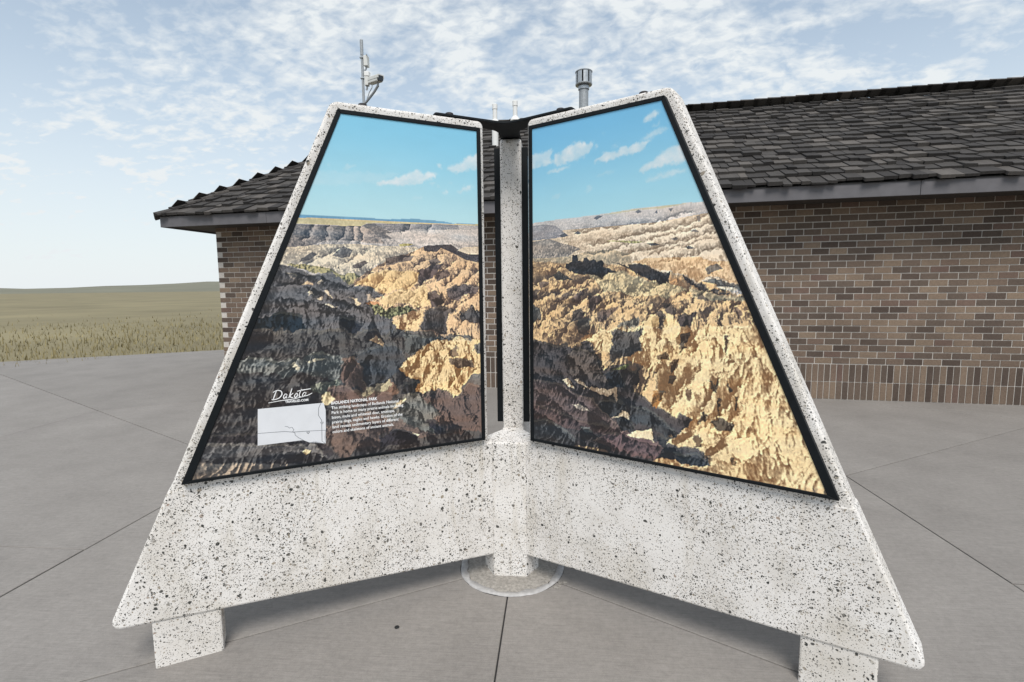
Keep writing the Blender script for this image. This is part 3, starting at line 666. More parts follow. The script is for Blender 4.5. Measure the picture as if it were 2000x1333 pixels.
PRINT_L=([(1, 188, 168, 147, 91, 90, 92, 0.0, 1559, 1714, 150, 1765, 173, 409, 1635, 702),
(0, 107, 149, 174, 91, 127, 154, 0.5, 1554, 1775, 971, 1804, 847, 1805, 708, 1804, 633, 1801, 505, 1809, 370, 1804, 326, 1797, 149, 1800, 150, 1775, 1558, 1721),
(0, 196, 185, 149, 175, 163, 126, 0.3, 1555, 1766, 978, 1792, 806, 1793, 542, 1793, 341, 1794, 150, 1799, 150, 1765, 1559, 1714),
(1, 205, 194, 186, 116, 120, 128, 0.1, 1557, 1741, 987, 1766, 873, 1768, 791, 1764, 735, 1768, 709, 1781, 543, 1785, 370, 1791, 300, 1791, 150, 1792, 154, 1549, 1571, 1551),
(1, 167, 157, 151, 64, 74, 88, -0.12, 1557, 1736, 987, 1764, 824, 1765, 735, 1767, 709, 1779, 678, 1780, 635, 1757, 581, 1732, 577, 1718, 681, 1715, 768, 1704, 884, 1702, 958, 1673, 1029, 1667, 1563, 1651),
(1, 198, 180, 167, 90, 96, 107, -0.1, 791, 1761, 735, 1766, 697, 1754, 654, 1716, 637, 1696, 703, 1695, 734, 1700, 768, 1708),
(1, 185, 176, 173, 81, 92, 105, -0.1, 678, 1780, 370, 1791, 300, 1790, 291, 1772, 410, 1765, 501, 1764, 544, 1751, 608, 1749, 643, 1761),
(1, 212, 200, 191, 151, 150, 152, 0.35, 635, 1739, 544, 1750, 410, 1763, 150, 1775, 151, 1697, 353, 1702, 499, 1693, 578, 1700),
(0, 193, 182, 130, 173, 162, 110, 0.2, 578, 1693, 555, 1700, 510, 1697, 532, 1688, 574, 1686),
(1, 220, 204, 180, 121, 118, 119, 0.34, 1563, 1651, 1028, 1671, 958, 1677, 885, 1687, 768, 1691, 637, 1685, 499, 1684, 452, 1657, 594, 1627, 685, 1595, 749, 1541, 780, 1506, 834, 1541, 940, 1563, 1044, 1592, 1568, 1588),
(1, 131, 128, 127, 81, 82, 90, -0.3, 859, 1637, 846, 1650, 811, 1681, 774, 1664, 788, 1633, 830, 1628),
(1, 131, 128, 127, 87, 88, 96, -0.3, 980, 1626, 935, 1652, 916, 1644, 949, 1618, 989, 1609),
(0, 173, 161, 121, 104, 106, 90, 0.2, 1032, 1596, 970, 1593, 886, 1580, 833, 1554, 766, 1554, 736, 1543, 767, 1523, 781, 1504, 835, 1524, 867, 1554, 940, 1561, 1018, 1584),
(1, 223, 188, 149, 105, 89, 86, 0.12, 785, 1504, 749, 1541, 717, 1572, 640, 1613, 594, 1632, 500, 1670, 461, 1689, 427, 1690, 303, 1674, 152, 1638, 160, 1147, 701, 1185, 691, 1460, 751, 1488),
(1, 97, 90, 92, 56, 55, 62, -0.3, 466, 1688, 451, 1692, 333, 1700, 303, 1679, 252, 1656, 152, 1652, 153, 1611, 211, 1618, 263, 1627, 329, 1660, 383, 1682, 403, 1663, 461, 1666),
(1, 214, 198, 176, 178, 158, 137, 0.5, 303, 1674, 272, 1689, 151, 1697, 152, 1658, 210, 1657, 257, 1658),
(1, 109, 95, 92, 73, 63, 66, -0.4, 713, 1572, 686, 1570, 705, 1541, 719, 1530),
(1, 109, 95, 92, 77, 67, 70, -0.4, 664, 1572, 623, 1589, 612, 1559, 652, 1542),
(1, 106, 93, 92, 73, 65, 68, -0.4, 488, 1578, 415, 1604, 370, 1607, 411, 1559, 456, 1540, 485, 1510, 499, 1531),
(1, 107, 98, 97, 85, 77, 79, -0.4, 777, 1599, 728, 1619, 713, 1612, 747, 1589, 777, 1586),
(1, 102, 89, 87, 73, 63, 66, -0.4, 411, 1569, 356, 1581, 341, 1554, 407, 1528),
(1, 114, 101, 96, 79, 69, 70, -0.3, 639, 1631, 570, 1646, 510, 1642, 525, 1624, 571, 1614, 636, 1595),
(1, 107, 95, 91, 71, 63, 66, -0.3, 443, 1625, 404, 1639, 385, 1616, 430, 1597),
(1, 110, 98, 95, 73, 65, 68, -0.3, 358, 1492, 276, 1516, 203, 1500, 203, 1471, 277, 1462, 319, 1438, 359, 1454),
(1, 230, 195, 144, 189, 146, 103, 0.45, 776, 1506, 709, 1550, 641, 1577, 559, 1573, 488, 1568, 504, 1522, 553, 1481, 645, 1473, 699, 1483),
(1, 227, 197, 151, 199, 162, 119, 0.6, 672, 1421, 595, 1463, 567, 1481, 457, 1503, 440, 1408, 436, 1384, 504, 1374, 551, 1397, 648, 1390),
(1, 100, 89, 87, 66, 59, 59, -0.3, 457, 1479, 418, 1481, 379, 1454, 378, 1401, 441, 1381, 439, 1431),
(1, 106, 104, 106, 57, 58, 63, 0.0, 1567, 1603, 1044, 1592, 991, 1571, 956, 1554, 900, 1554, 862, 1559, 818, 1524, 802, 1502, 751, 1483, 699, 1483, 655, 1459, 646, 1445, 727, 1440, 723, 1420, 675, 1396, 649, 1354, 614, 1334, 597, 1277, 561, 1223, 563, 1175, 1594, 1249),
(0, 198, 151, 114, 174, 127, 97, 0.3, 731, 1431, 713, 1442, 674, 1437, 672, 1425, 701, 1422),
(0, 146, 146, 112, 66, 69, 61, 0.05, 719, 1420, 670, 1409, 648, 1390, 541, 1396, 504, 1376, 566, 1360, 645, 1346, 685, 1373),
(1, 231, 199, 153, 164, 121, 87, 0.22, 619, 1320, 543, 1359, 470, 1370, 481, 1323, 497, 1279, 555, 1265, 596, 1291),
(1, 97, 92, 92, 63, 60, 62, -0.2, 470, 1361, 446, 1374, 351, 1362, 369, 1265, 424, 1272, 497, 1272),
(1, 101, 96, 95, 65, 62, 65, -0.3, 305, 1380, 210, 1401, 156, 1400, 157, 1325, 290, 1325),
(1, 100, 94, 93, 65, 62, 65, -0.3, 430, 1403, 380, 1406, 310, 1389, 341, 1366, 411, 1373),
(1, 210, 180, 148, 111, 104, 102, 0.1, 994, 1516, 961, 1531, 942, 1522, 942, 1512, 970, 1518),
(1, 217, 194, 169, 139, 130, 125, 0.3, 898, 1494, 882, 1498, 875, 1468, 863, 1454, 879, 1463),
(1, 217, 194, 169, 139, 130, 125, 0.3, 924, 1462, 908, 1470, 905, 1451, 919, 1453),
(1, 221, 199, 169, 139, 130, 125, 0.3, 796, 1453, 766, 1448, 752, 1421, 758, 1412, 775, 1435),
(1, 212, 194, 168, 139, 130, 125, 0.3, 967, 1486, 951, 1493, 940, 1477, 956, 1473),
(1, 204, 188, 168, 130, 124, 121, 0.3, 897, 1431, 877, 1433, 854, 1417, 877, 1419),
(1, 204, 188, 168, 130, 124, 121, 0.2, 926, 1520, 907, 1537, 901, 1531, 916, 1514),
(1, 167, 155, 145, 91, 90, 92, -0.1, 1042, 1567, 1015, 1563, 998, 1554, 1001, 1533, 1023, 1546),
(1, 48, 52, 61, 34, 38, 46, -0.2, 842, 1361, 783, 1354, 745, 1316, 785, 1287, 843, 1330),
(1, 42, 51, 60, 31, 38, 45, -0.2, 1584, 1382, 1056, 1373, 990, 1358, 976, 1314, 979, 1249, 1591, 1287),
(1, 142, 141, 141, 80, 80, 85, 0.0, 911, 1320, 881, 1325, 844, 1319, 789, 1296, 845, 1297, 899, 1304),
(1, 104, 98, 95, 55, 54, 57, 0.0, 697, 1282, 560, 1270, 159, 1249, 160, 1147, 166, 836, 1611, 1017, 1599, 1172, 701, 1185),
(1, 91, 88, 87, 51, 50, 55, -0.05, 1587, 1331, 559, 1278, 570, 943, 165, 897, 170, 579, 1625, 828),
(1, 81, 83, 87, 49, 52, 58, -0.1, 794, 1181, 709, 1207, 608, 1219, 563, 1155, 594, 1090, 637, 1061, 742, 1057),
(1, 231, 197, 152, 141, 116, 95, 0.2, 723, 1259, 688, 1282, 660, 1255, 663, 1227, 699, 1248),
(1, 98, 99, 98, 59, 60, 62, -0.1, 569, 1264, 464, 1254, 414, 1260, 385, 1239, 465, 1201, 539, 1167, 567, 1183),
(1, 235, 203, 154, 165, 119, 76, 0.34, 598, 1100, 564, 1135, 525, 1161, 455, 1210, 385, 1239, 282, 1241, 159, 1211, 162, 1042, 249, 1045, 297, 1009, 309, 951, 350, 974, 401, 994, 457, 990, 526, 985, 504, 1043, 543, 1052, 575, 1079),
(1, 109, 92, 81, 81, 67, 61, -0.2, 362, 1149, 315, 1153, 242, 1143, 232, 1109, 306, 1105, 347, 1123),
(1, 111, 104, 99, 66, 64, 65, -0.2, 235, 1206, 159, 1211, 161, 1140, 220, 1169),
(1, 132, 110, 91, 92, 75, 65, -0.2, 361, 1179, 319, 1216, 310, 1165, 346, 1156),
(1, 117, 112, 108, 71, 66, 67, -0.1, 243, 1054, 162, 1063, 164, 938, 213, 954, 234, 1007),
(1, 68, 70, 75, 45, 48, 53, -0.2, 581, 1046, 518, 1059, 504, 1043, 526, 987, 597, 999),
(1, 134, 134, 130, 70, 75, 78, -0.05, 1596, 1221, 1066, 1188, 1026, 1192, 982, 1195, 916, 1199, 850, 1176, 830, 1161, 845, 1103, 922, 1088, 1002, 1117, 1600, 1163),
(1, 216, 203, 178, 140, 139, 130, 0.3, 1043, 1182, 1030, 1193, 1007, 1170, 1016, 1158),
(1, 199, 187, 165, 132, 132, 124, 0.2, 986, 1193, 941, 1203, 908, 1201, 917, 1192, 974, 1188),
(1, 117, 97, 89, 72, 63, 62, -0.0, 838, 1166, 790, 1172, 757, 1123, 759, 1077, 738, 1038, 818, 1034, 851, 1076),
(1, 140, 141, 127, 69, 74, 73, -0.05, 968, 1070, 930, 1079, 862, 1105, 851, 1076, 856, 1040, 925, 1029, 969, 1052),
(1, 184, 171, 140, 111, 106, 96, 0.2, 763, 1024, 737, 1061, 706, 1053, 696, 1071, 643, 1080, 628, 1046, 662, 1018, 730, 1016),
(1, 132, 105, 91, 97, 77, 69, 0.0, 643, 1080, 619, 1050, 599, 1007, 635, 994, 662, 1018, 631, 1046),
(1, 114, 94, 87, 78, 67, 65, 0.0, 911, 1046, 856, 1054, 813, 1045, 796, 1025, 735, 1014, 625, 998, 627, 959, 800, 942, 893, 980),
(1, 229, 209, 170, 193, 173, 133, 0.5, 935, 1017, 920, 1038, 896, 1048, 893, 1024, 879, 1006, 910, 986, 926, 991),
(1, 125, 122, 116, 75, 75, 74, -0.05, 637, 941, 603, 952, 569, 982, 521, 984, 473, 957, 434, 918, 399, 878, 426, 826, 427, 771, 574, 846, 694, 896),
(1, 113, 95, 88, 59, 55, 58, -0.1, 496, 981, 457, 987, 406, 995, 350, 972, 309, 951, 287, 1002, 266, 1011, 163, 969, 167, 744, 238, 766, 324, 779, 397, 777, 441, 848, 399, 878, 453, 935),
(1, 115, 99, 92, 65, 60, 63, -0.02, 918, 901, 863, 885, 806, 896, 739, 920, 689, 909, 597, 864, 502, 807, 427, 774, 503, 762, 718, 755, 869, 760, 921, 846),
(1, 57, 56, 63, 41, 42, 49, -0.1, 622, 838, 560, 820, 512, 788, 513, 753, 690, 765, 697, 815),
(1, 55, 54, 60, 41, 42, 49, -0.1, 485, 869, 435, 853, 376, 789, 324, 782, 397, 777, 427, 776),
(1, 223, 203, 170, 186, 162, 125, 0.4, 593, 975, 569, 986, 569, 975, 594, 951, 632, 941),
(1, 223, 203, 170, 186, 162, 125, 0.4, 543, 827, 506, 812, 517, 806),
(1, 69, 66, 69, 46, 46, 52, -0.1, 1617, 934, 1011, 859, 975, 850, 921, 828, 869, 769, 937, 766, 1623, 855),
(1, 115, 112, 111, 72, 72, 76, 0.0, 1619, 903, 1085, 821, 1017, 820, 965, 802, 920, 770, 966, 764, 1625, 828),
(1, 231, 210, 167, 186, 165, 125, 0.4, 1020, 809, 1003, 821, 987, 801, 1006, 794)],
[(0.95, 676, 1951, 645, 1966, 605, 1969, 559, 1986, 536, 1997, 489, 2021, 465, 2020, 460, 2007, 442, 2016, 394, 2013, 399, 2003, 438, 1982, 486, 1961, 555, 1951, 650, 1946),
(0.95, 354, 2041, 324, 2056, 279, 2074, 269, 2088, 243, 2105, 227, 2109, 144, 2133, 145, 2062, 234, 2045, 295, 2025, 325, 2027),
(0.8, 389, 2058, 372, 2064, 370, 2046, 383, 2042),
(0.6, 799, 1998, 775, 2019, 749, 2020, 780, 2002),
(0.4, 863, 2010, 850, 2017, 852, 2003),
(0.8, 428, 1968, 402, 1980, 409, 1965),
(0.85, 295, 1940, 246, 1971, 221, 1972, 235, 1951, 282, 1938),
(0.7, 372, 1929, 352, 1944, 341, 1934, 357, 1926),
(0.35, 520, 1902, 459, 1909, 471, 1898, 511, 1895),
(0.5, 393, 1963, 381, 1966, 383, 1957, 392, 1956),
(0.5, 342, 1976, 329, 1981, 332, 1967),
(0.22, 959, 1962, 887, 1986, 713, 1991, 558, 1999, 671, 1960, 800, 1933, 942, 1926)],
[(704, 1570, 719, 1532, 776, 1506),
(621, 1586, 652, 1543, 698, 1496),
(564, 1568, 598, 1522, 654, 1477),
(488, 1568, 509, 1522, 562, 1481),
(410, 1602, 456, 1540, 490, 1508),
(330, 1617, 376, 1578, 417, 1531, 466, 1508),
(264, 1598, 306, 1550, 358, 1507),
(207, 1579, 255, 1530, 318, 1487),
(208, 1510, 277, 1472, 350, 1425),
(209, 1466, 288, 1423, 340, 1386),
(500, 1666, 557, 1632, 640, 1600),
(374, 1654, 443, 1625, 507, 1596),
(727, 1656, 771, 1629, 832, 1598),
(1045, 1575, 991, 1567, 900, 1550, 818, 1515),
(1048, 1513, 982, 1521, 903, 1481, 754, 1421),
(1051, 1466, 945, 1452, 856, 1419, 764, 1376),
(829, 1663, 888, 1636, 958, 1601),
(930, 1760, 940, 1728, 961, 1702),
(869, 1762, 875, 1730, 884, 1709),
(799, 1761, 809, 1728, 835, 1702),
(765, 1762, 767, 1725, 776, 1703),
(731, 1764, 733, 1727, 738, 1696),
(519, 1784, 534, 1765, 553, 1751),
(424, 1788, 430, 1769, 440, 1757),
(495, 1367, 525, 1320, 555, 1270),
(543, 1354, 572, 1318, 596, 1291),
(290, 1330, 312, 1282, 339, 1243),
(515, 1466, 550, 1429, 611, 1398),
(467, 1489, 473, 1446, 494, 1390),
(455, 1210, 516, 1132, 575, 1079),
(385, 1220, 427, 1149, 479, 1070, 515, 1005),
(313, 1230, 366, 1169, 398, 1108, 431, 997),
(295, 1099, 349, 1044, 391, 993),
(232, 1089, 286, 1053, 319, 995),
(406, 994, 362, 919, 322, 838, 238, 770),
(569, 982, 508, 936, 455, 855, 432, 782),
(353, 857, 296, 830, 244, 771),
(739, 915, 667, 873, 536, 826, 512, 788),
(897, 981, 803, 877, 697, 810),
(790, 1167, 815, 1110, 830, 1047),
(1026, 1189, 1032, 1155, 1046, 1121),
(958, 1193, 964, 1149, 950, 1104),
(908, 1196, 902, 1149, 879, 1106),
(709, 1207, 716, 1147, 727, 1093),
(660, 1077, 679, 1041, 707, 1020),
(1081, 820, 1017, 815, 928, 778),
(271, 1001, 241, 905, 210, 818),
(856, 1054, 797, 1016, 663, 978)])
PRINT_R=([(1, 227, 193, 147, 107, 91, 82, 0.1, 139, 1584, 1615, 1542, 1670, 601, 125, 111),
(1, 222, 212, 205, 144, 147, 153, 0.15, 141, 1798, 199, 1797, 346, 1804, 505, 1806, 619, 1812, 699, 1817, 832, 1817, 915, 1819, 995, 1816, 1602, 1767, 1621, 1441, 138, 1429),
(0, 195, 187, 160, 178, 169, 141, 0.3, 546, 1804, 619, 1811, 717, 1815, 832, 1816, 916, 1817, 874, 1813, 811, 1807, 718, 1811, 634, 1805),
(1, 230, 211, 187, 173, 150, 127, 0.22, 141, 1726, 373, 1754, 556, 1754, 790, 1754, 989, 1774, 1604, 1734, 1619, 1475, 139, 1532),
(1, 190, 182, 181, 108, 114, 125, 0.0, 141, 1786, 260, 1787, 323, 1777, 357, 1750, 390, 1727, 317, 1720, 141, 1716),
(0, 91, 100, 111, 77, 86, 98, 0.0, 417, 1734, 435, 1745, 454, 1734, 438, 1730),
(0, 90, 96, 106, 77, 86, 98, 0.0, 340, 1730, 370, 1742, 385, 1726, 357, 1721),
(0, 91, 90, 96, 68, 70, 79, 0.0, 750, 1671, 783, 1674, 806, 1663, 770, 1663),
(0, 91, 90, 96, 73, 74, 83, 0.0, 908, 1651, 920, 1654, 945, 1642, 916, 1640),
(0, 108, 116, 128, 90, 98, 111, 0.0, 780, 1795, 791, 1803, 793, 1787),
(0, 108, 116, 128, 90, 98, 111, 0.0, 836, 1804, 856, 1804, 846, 1790),
(0, 108, 116, 128, 90, 98, 111, 0.0, 510, 1794, 531, 1804, 556, 1800, 526, 1786),
(0, 108, 116, 128, 90, 98, 111, 0.0, 699, 1804, 713, 1812, 727, 1802, 709, 1795),
(0, 148, 139, 132, 120, 112, 109, 0.0, 922, 1712, 943, 1715, 959, 1704, 931, 1706),
(0, 148, 139, 132, 120, 112, 109, 0.0, 945, 1765, 957, 1768, 962, 1744, 952, 1743),
(0, 148, 139, 132, 120, 112, 109, 0.0, 848, 1684, 869, 1691, 878, 1684, 869, 1676),
(0, 198, 190, 142, 173, 164, 119, 0.2, 557, 1695, 645, 1691, 745, 1680, 706, 1674, 645, 1683),
(1, 194, 178, 163, 92, 94, 99, 0.05, 141, 1710, 207, 1712, 289, 1721, 351, 1696, 411, 1681, 451, 1663, 417, 1649, 384, 1627, 283, 1609, 140, 1627),
(1, 213, 189, 157, 138, 132, 121, 0.1, 140, 1635, 289, 1629, 390, 1629, 486, 1649, 587, 1653, 679, 1631, 684, 1586, 703, 1568, 656, 1569, 558, 1590, 345, 1597, 139, 1604),
(1, 225, 194, 156, 193, 149, 108, 0.3, 684, 1586, 748, 1605, 962, 1606, 1002, 1584, 1079, 1585, 1613, 1575, 1618, 1498, 964, 1515, 923, 1526, 838, 1545, 749, 1571),
(1, 120, 117, 114, 93, 92, 93, -0.2, 981, 1564, 1026, 1579, 1051, 1562, 1023, 1550, 996, 1537),
(1, 226, 191, 145, 112, 95, 87, 0.14, 140, 1619, 230, 1611, 317, 1601, 379, 1594, 558, 1590, 656, 1569, 726, 1558, 839, 1534, 903, 1524, 981, 1506, 1084, 1445, 1193, 1453, 1621, 1448, 1631, 1271, 135, 1167),
(1, 226, 203, 161, 146, 137, 118, 0.2, 486, 1532, 538, 1535, 588, 1543, 656, 1551, 727, 1523, 787, 1496, 840, 1487, 912, 1482, 917, 1453, 841, 1418, 705, 1443, 559, 1465),
(1, 213, 193, 158, 130, 126, 114, 0.1, 924, 1486, 982, 1465, 1030, 1443, 1072, 1437, 1621, 1441, 1623, 1414, 1007, 1420, 942, 1436),
(1, 64, 66, 73, 38, 42, 50, -0.2, 371, 1577, 379, 1592, 406, 1605, 408, 1636, 431, 1636, 438, 1612, 460, 1603, 465, 1619, 478, 1621, 496, 1607, 513, 1614, 527, 1600, 553, 1604, 565, 1590, 558, 1569, 625, 1546, 588, 1543, 553, 1525, 528, 1532, 417, 1537, 398, 1557),
(1, 67, 68, 73, 43, 46, 53, -0.2, 309, 1547, 340, 1566, 395, 1531, 414, 1524, 368, 1518, 329, 1527),
(1, 65, 66, 71, 40, 42, 50, -0.2, 575, 1596, 607, 1591, 670, 1560, 699, 1550, 727, 1527, 786, 1509, 796, 1491, 846, 1494, 848, 1534, 812, 1547, 763, 1566, 721, 1581, 708, 1576, 670, 1578, 677, 1566, 632, 1583),
(1, 79, 78, 81, 53, 54, 62, -0.2, 896, 1526, 932, 1520, 969, 1505, 989, 1486, 1034, 1451, 1080, 1447, 1069, 1436, 1030, 1440, 982, 1460, 949, 1482, 912, 1499),
(1, 89, 95, 98, 59, 65, 72, -0.2, 976, 1513, 1028, 1512, 1066, 1507, 1618, 1492, 1620, 1461, 1075, 1477, 1057, 1453, 1029, 1485),
(1, 214, 206, 191, 152, 154, 152, 0.2, 1013, 1490, 1052, 1490, 1105, 1485, 1107, 1473, 1075, 1469, 1063, 1477),
(1, 205, 162, 119, 132, 109, 93, 0.1, 852, 1532, 890, 1527, 916, 1495, 916, 1482, 848, 1491),
(1, 102, 89, 86, 69, 61, 63, -0.3, 233, 1516, 286, 1521, 283, 1503, 241, 1490),
(1, 102, 89, 86, 69, 61, 63, -0.3, 487, 1456, 539, 1457, 555, 1433, 515, 1379, 491, 1399),
(1, 102, 92, 86, 70, 63, 64, -0.2, 409, 1383, 450, 1394, 480, 1365, 456, 1324, 406, 1323),
(1, 79, 72, 73, 54, 51, 55, -0.3, 792, 1387, 820, 1385, 836, 1357, 813, 1305, 803, 1356),
(1, 79, 72, 73, 54, 51, 55, -0.3, 825, 1417, 850, 1419, 878, 1392, 878, 1369, 838, 1370),
(1, 88, 78, 76, 59, 54, 56, -0.3, 881, 1356, 915, 1372, 954, 1391, 953, 1367, 929, 1315, 908, 1292, 886, 1326),
(1, 126, 108, 98, 82, 71, 70, -0.2, 529, 1359, 560, 1378, 642, 1393, 610, 1364, 560, 1327, 535, 1322),
(1, 110, 103, 95, 74, 70, 70, -0.2, 434, 1333, 506, 1342, 488, 1274, 439, 1267),
(1, 147, 138, 124, 96, 91, 87, -0.1, 625, 1313, 707, 1342, 723, 1350, 724, 1322, 684, 1277, 633, 1274),
(1, 93, 79, 74, 63, 55, 55, -0.2, 1031, 1344, 1056, 1340, 1067, 1300, 1038, 1303),
(1, 92, 86, 84, 65, 62, 65, -0.3, 960, 1462, 982, 1449, 1005, 1427, 967, 1431),
(1, 100, 89, 86, 70, 63, 65, -0.3, 197, 1481, 236, 1486, 220, 1438, 196, 1427),
(1, 119, 101, 95, 76, 65, 66, -0.2, 311, 1465, 340, 1480, 345, 1461, 317, 1446),
(1, 119, 101, 95, 76, 65, 66, -0.2, 401, 1432, 444, 1461, 481, 1484, 487, 1475, 439, 1427, 407, 1422),
(1, 119, 101, 95, 76, 65, 66, -0.2, 317, 1436, 368, 1461, 396, 1465, 379, 1436, 323, 1421),
(1, 120, 117, 114, 80, 80, 82, -0.1, 137, 1398, 205, 1399, 238, 1387, 241, 1336, 205, 1322, 137, 1310),
(1, 118, 99, 91, 75, 63, 63, -0.2, 1085, 1401, 1107, 1405, 1123, 1377, 1109, 1361),
(1, 235, 203, 152, 199, 156, 107, 0.5, 744, 1327, 780, 1360, 807, 1347, 811, 1308, 801, 1214, 737, 1209),
(1, 235, 205, 156, 199, 156, 107, 0.5, 838, 1361, 873, 1345, 896, 1294, 898, 1220, 810, 1214, 817, 1308),
(1, 237, 209, 162, 173, 129, 90, 0.3, 445, 1231, 488, 1273, 606, 1288, 1627, 1335, 1659, 805, 814, 602, 803, 1109),
(1, 92, 89, 88, 64, 62, 63, -0.1, 606, 1281, 743, 1287, 727, 1239, 741, 1199, 686, 1167, 603, 1144, 591, 1193, 606, 1250),
(1, 82, 70, 62, 56, 48, 47, -0.2, 900, 1297, 934, 1299, 915, 1242, 889, 1207, 897, 1258),
(1, 81, 66, 58, 57, 47, 46, -0.2, 1065, 1305, 1078, 1305, 1076, 1252, 1068, 1220),
(1, 85, 80, 81, 52, 52, 56, -0.1, 136, 1213, 198, 1212, 240, 1209, 328, 1189, 379, 1213, 446, 1190, 456, 1232, 472, 1233, 520, 1193, 557, 1133, 573, 1115, 613, 1121, 662, 1133, 706, 1104, 725, 1129, 730, 1065, 697, 1043, 702, 1024, 774, 978, 865, 936, 888, 926, 904, 948, 952, 927, 932, 892, 893, 864, 847, 849, 855, 820, 895, 805, 967, 818, 1001, 798, 1027, 768, 811, 742, 513, 733, 131, 716),
(1, 101, 94, 91, 56, 54, 56, 0.0, 385, 1153, 413, 1175, 489, 1185, 531, 1140, 557, 1085, 584, 1039, 489, 1063, 402, 1059, 391, 1103),
(1, 53, 58, 65, 36, 40, 46, -0.2, 562, 1100, 633, 1120, 653, 1085, 668, 1039, 594, 1040, 578, 1068),
(1, 114, 99, 97, 73, 65, 66, 0.0, 133, 1000, 227, 1021, 345, 1013, 435, 973, 511, 962, 554, 919, 616, 879, 646, 855, 512, 843, 345, 879, 133, 913),
(1, 101, 86, 85, 61, 55, 58, 0.0, 133, 913, 287, 891, 402, 867, 491, 850, 616, 870, 666, 849, 565, 802, 345, 806, 131, 799),
(1, 93, 94, 96, 56, 58, 63, -0.1, 131, 799, 262, 835, 334, 815, 425, 773, 425, 716, 131, 716),
(1, 115, 94, 93, 69, 61, 63, 0.0, 513, 778, 586, 830, 666, 849, 744, 847, 795, 837, 841, 813, 829, 769, 617, 762),
(1, 71, 74, 78, 43, 46, 51, -0.1, 538, 966, 594, 983, 664, 982, 675, 945, 616, 903, 564, 920),
(1, 80, 82, 85, 49, 52, 58, -0.1, 684, 956, 760, 957, 835, 918, 893, 864, 845, 851, 743, 889, 695, 910),
(1, 75, 76, 79, 41, 44, 49, -0.2, 621, 904, 675, 936, 714, 885, 676, 850, 646, 860),
(1, 229, 209, 178, 176, 148, 120, 0.4, 357, 1050, 385, 1065, 420, 1013, 396, 1023),
(1, 224, 206, 181, 167, 144, 123, 0.2, 419, 1051, 446, 1054, 490, 1029, 532, 1024, 584, 1020, 629, 1037, 636, 976, 621, 986, 609, 1013, 587, 987, 532, 1004, 479, 1023),
(1, 221, 199, 169, 167, 144, 117, 0.3, 610, 907, 667, 950, 690, 919, 640, 921),
(1, 233, 211, 174, 186, 158, 125, 0.4, 674, 844, 719, 877, 785, 883, 800, 837, 744, 847),
(1, 218, 198, 178, 147, 136, 130, 0.2, 408, 949, 447, 956, 504, 932, 458, 930),
(1, 115, 119, 120, 83, 87, 89, 0.2, 452, 854, 491, 855, 512, 833, 480, 833),
(0, 137, 141, 98, 81, 88, 62, 0.2, 603, 1128, 652, 1150, 693, 1158, 662, 1136),
(1, 83, 76, 69, 57, 52, 51, -0.2, 966, 936, 996, 995, 1009, 974, 1001, 955),
(1, 98, 77, 65, 67, 55, 50, -0.2, 1017, 959, 1039, 968, 1048, 1006, 1042, 1048, 1059, 1051, 1053, 997, 1043, 967),
(1, 77, 70, 66, 54, 50, 50, -0.2, 1017, 949, 1061, 971, 1096, 957, 1114, 952, 1086, 920, 1050, 929),
(1, 99, 89, 78, 68, 60, 55, -0.2, 1013, 1130, 1033, 1098, 1048, 1135, 1047, 1076, 1023, 1078),
(1, 99, 89, 78, 68, 60, 55, -0.2, 1070, 1137, 1098, 1084, 1088, 1078),
(1, 110, 85, 66, 75, 59, 51, -0.2, 922, 1081, 948, 1085, 939, 1028, 928, 1034),
(1, 178, 127, 77, 119, 90, 65, 0.0, 791, 1044, 838, 1054, 824, 1003, 802, 971, 782, 997),
(1, 105, 86, 70, 74, 62, 55, -0.2, 959, 890, 982, 910, 990, 847, 967, 840),
(1, 114, 92, 74, 78, 64, 55, -0.2, 866, 1190, 890, 1197, 890, 1162, 861, 1128, 856, 1141),
(1, 130, 104, 81, 87, 70, 58, -0.2, 852, 1123, 887, 1130, 870, 1093, 851, 1089),
(1, 106, 88, 72, 74, 62, 55, -0.2, 797, 1205, 846, 1220, 851, 1191, 806, 1190),
(1, 106, 88, 72, 74, 62, 55, -0.2, 1108, 1073, 1119, 1074, 1119, 1020, 1111, 1023),
(1, 66, 66, 68, 43, 44, 51, -0.2, 808, 867, 893, 868, 850, 847, 859, 816, 818, 832),
(1, 77, 79, 83, 49, 54, 60, -0.1, 886, 794, 967, 819, 1003, 799, 1027, 768, 961, 755, 891, 763),
(1, 131, 107, 83, 88, 72, 60, -0.2, 1009, 817, 1025, 825, 1030, 795, 1018, 788),
(1, 131, 107, 83, 88, 72, 60, -0.2, 1102, 831, 1118, 834, 1115, 799, 1105, 802)],
[(0.9, 729, 2154, 742, 2177, 773, 2190, 795, 2184, 782, 2163, 752, 2156),
(0.55, 763, 2130, 799, 2146, 793, 2134, 774, 2127),
(0.6, 719, 2090, 761, 2105, 796, 2120, 836, 2111, 783, 2093, 740, 2083),
(0.92, 506, 2028, 543, 2052, 573, 2065, 621, 2053, 640, 2073, 672, 2062, 690, 2071, 722, 2080, 760, 2075, 731, 2048, 677, 2040, 626, 2034, 573, 2024),
(0.96, 307, 2057, 324, 2094, 357, 2094, 373, 2110, 400, 2115, 415, 2127, 457, 2124, 467, 2108, 511, 2118, 498, 2081, 452, 2056, 389, 2047, 324, 2042),
(0.85, 150, 2102, 222, 2111, 262, 2109, 304, 2114, 290, 2086, 308, 2054, 262, 2051, 150, 2044),
(0.85, 276, 2016, 346, 2031, 402, 2031, 373, 2018, 290, 2012),
(0.95, 713, 1960, 733, 1985, 781, 2007, 823, 2033, 844, 2042, 881, 2042, 989, 2030, 990, 1972, 903, 1975, 850, 1976, 786, 1969, 733, 1960),
(0.6, 731, 1920, 765, 1939, 842, 1949, 910, 1948, 888, 1935, 821, 1926, 756, 1922),
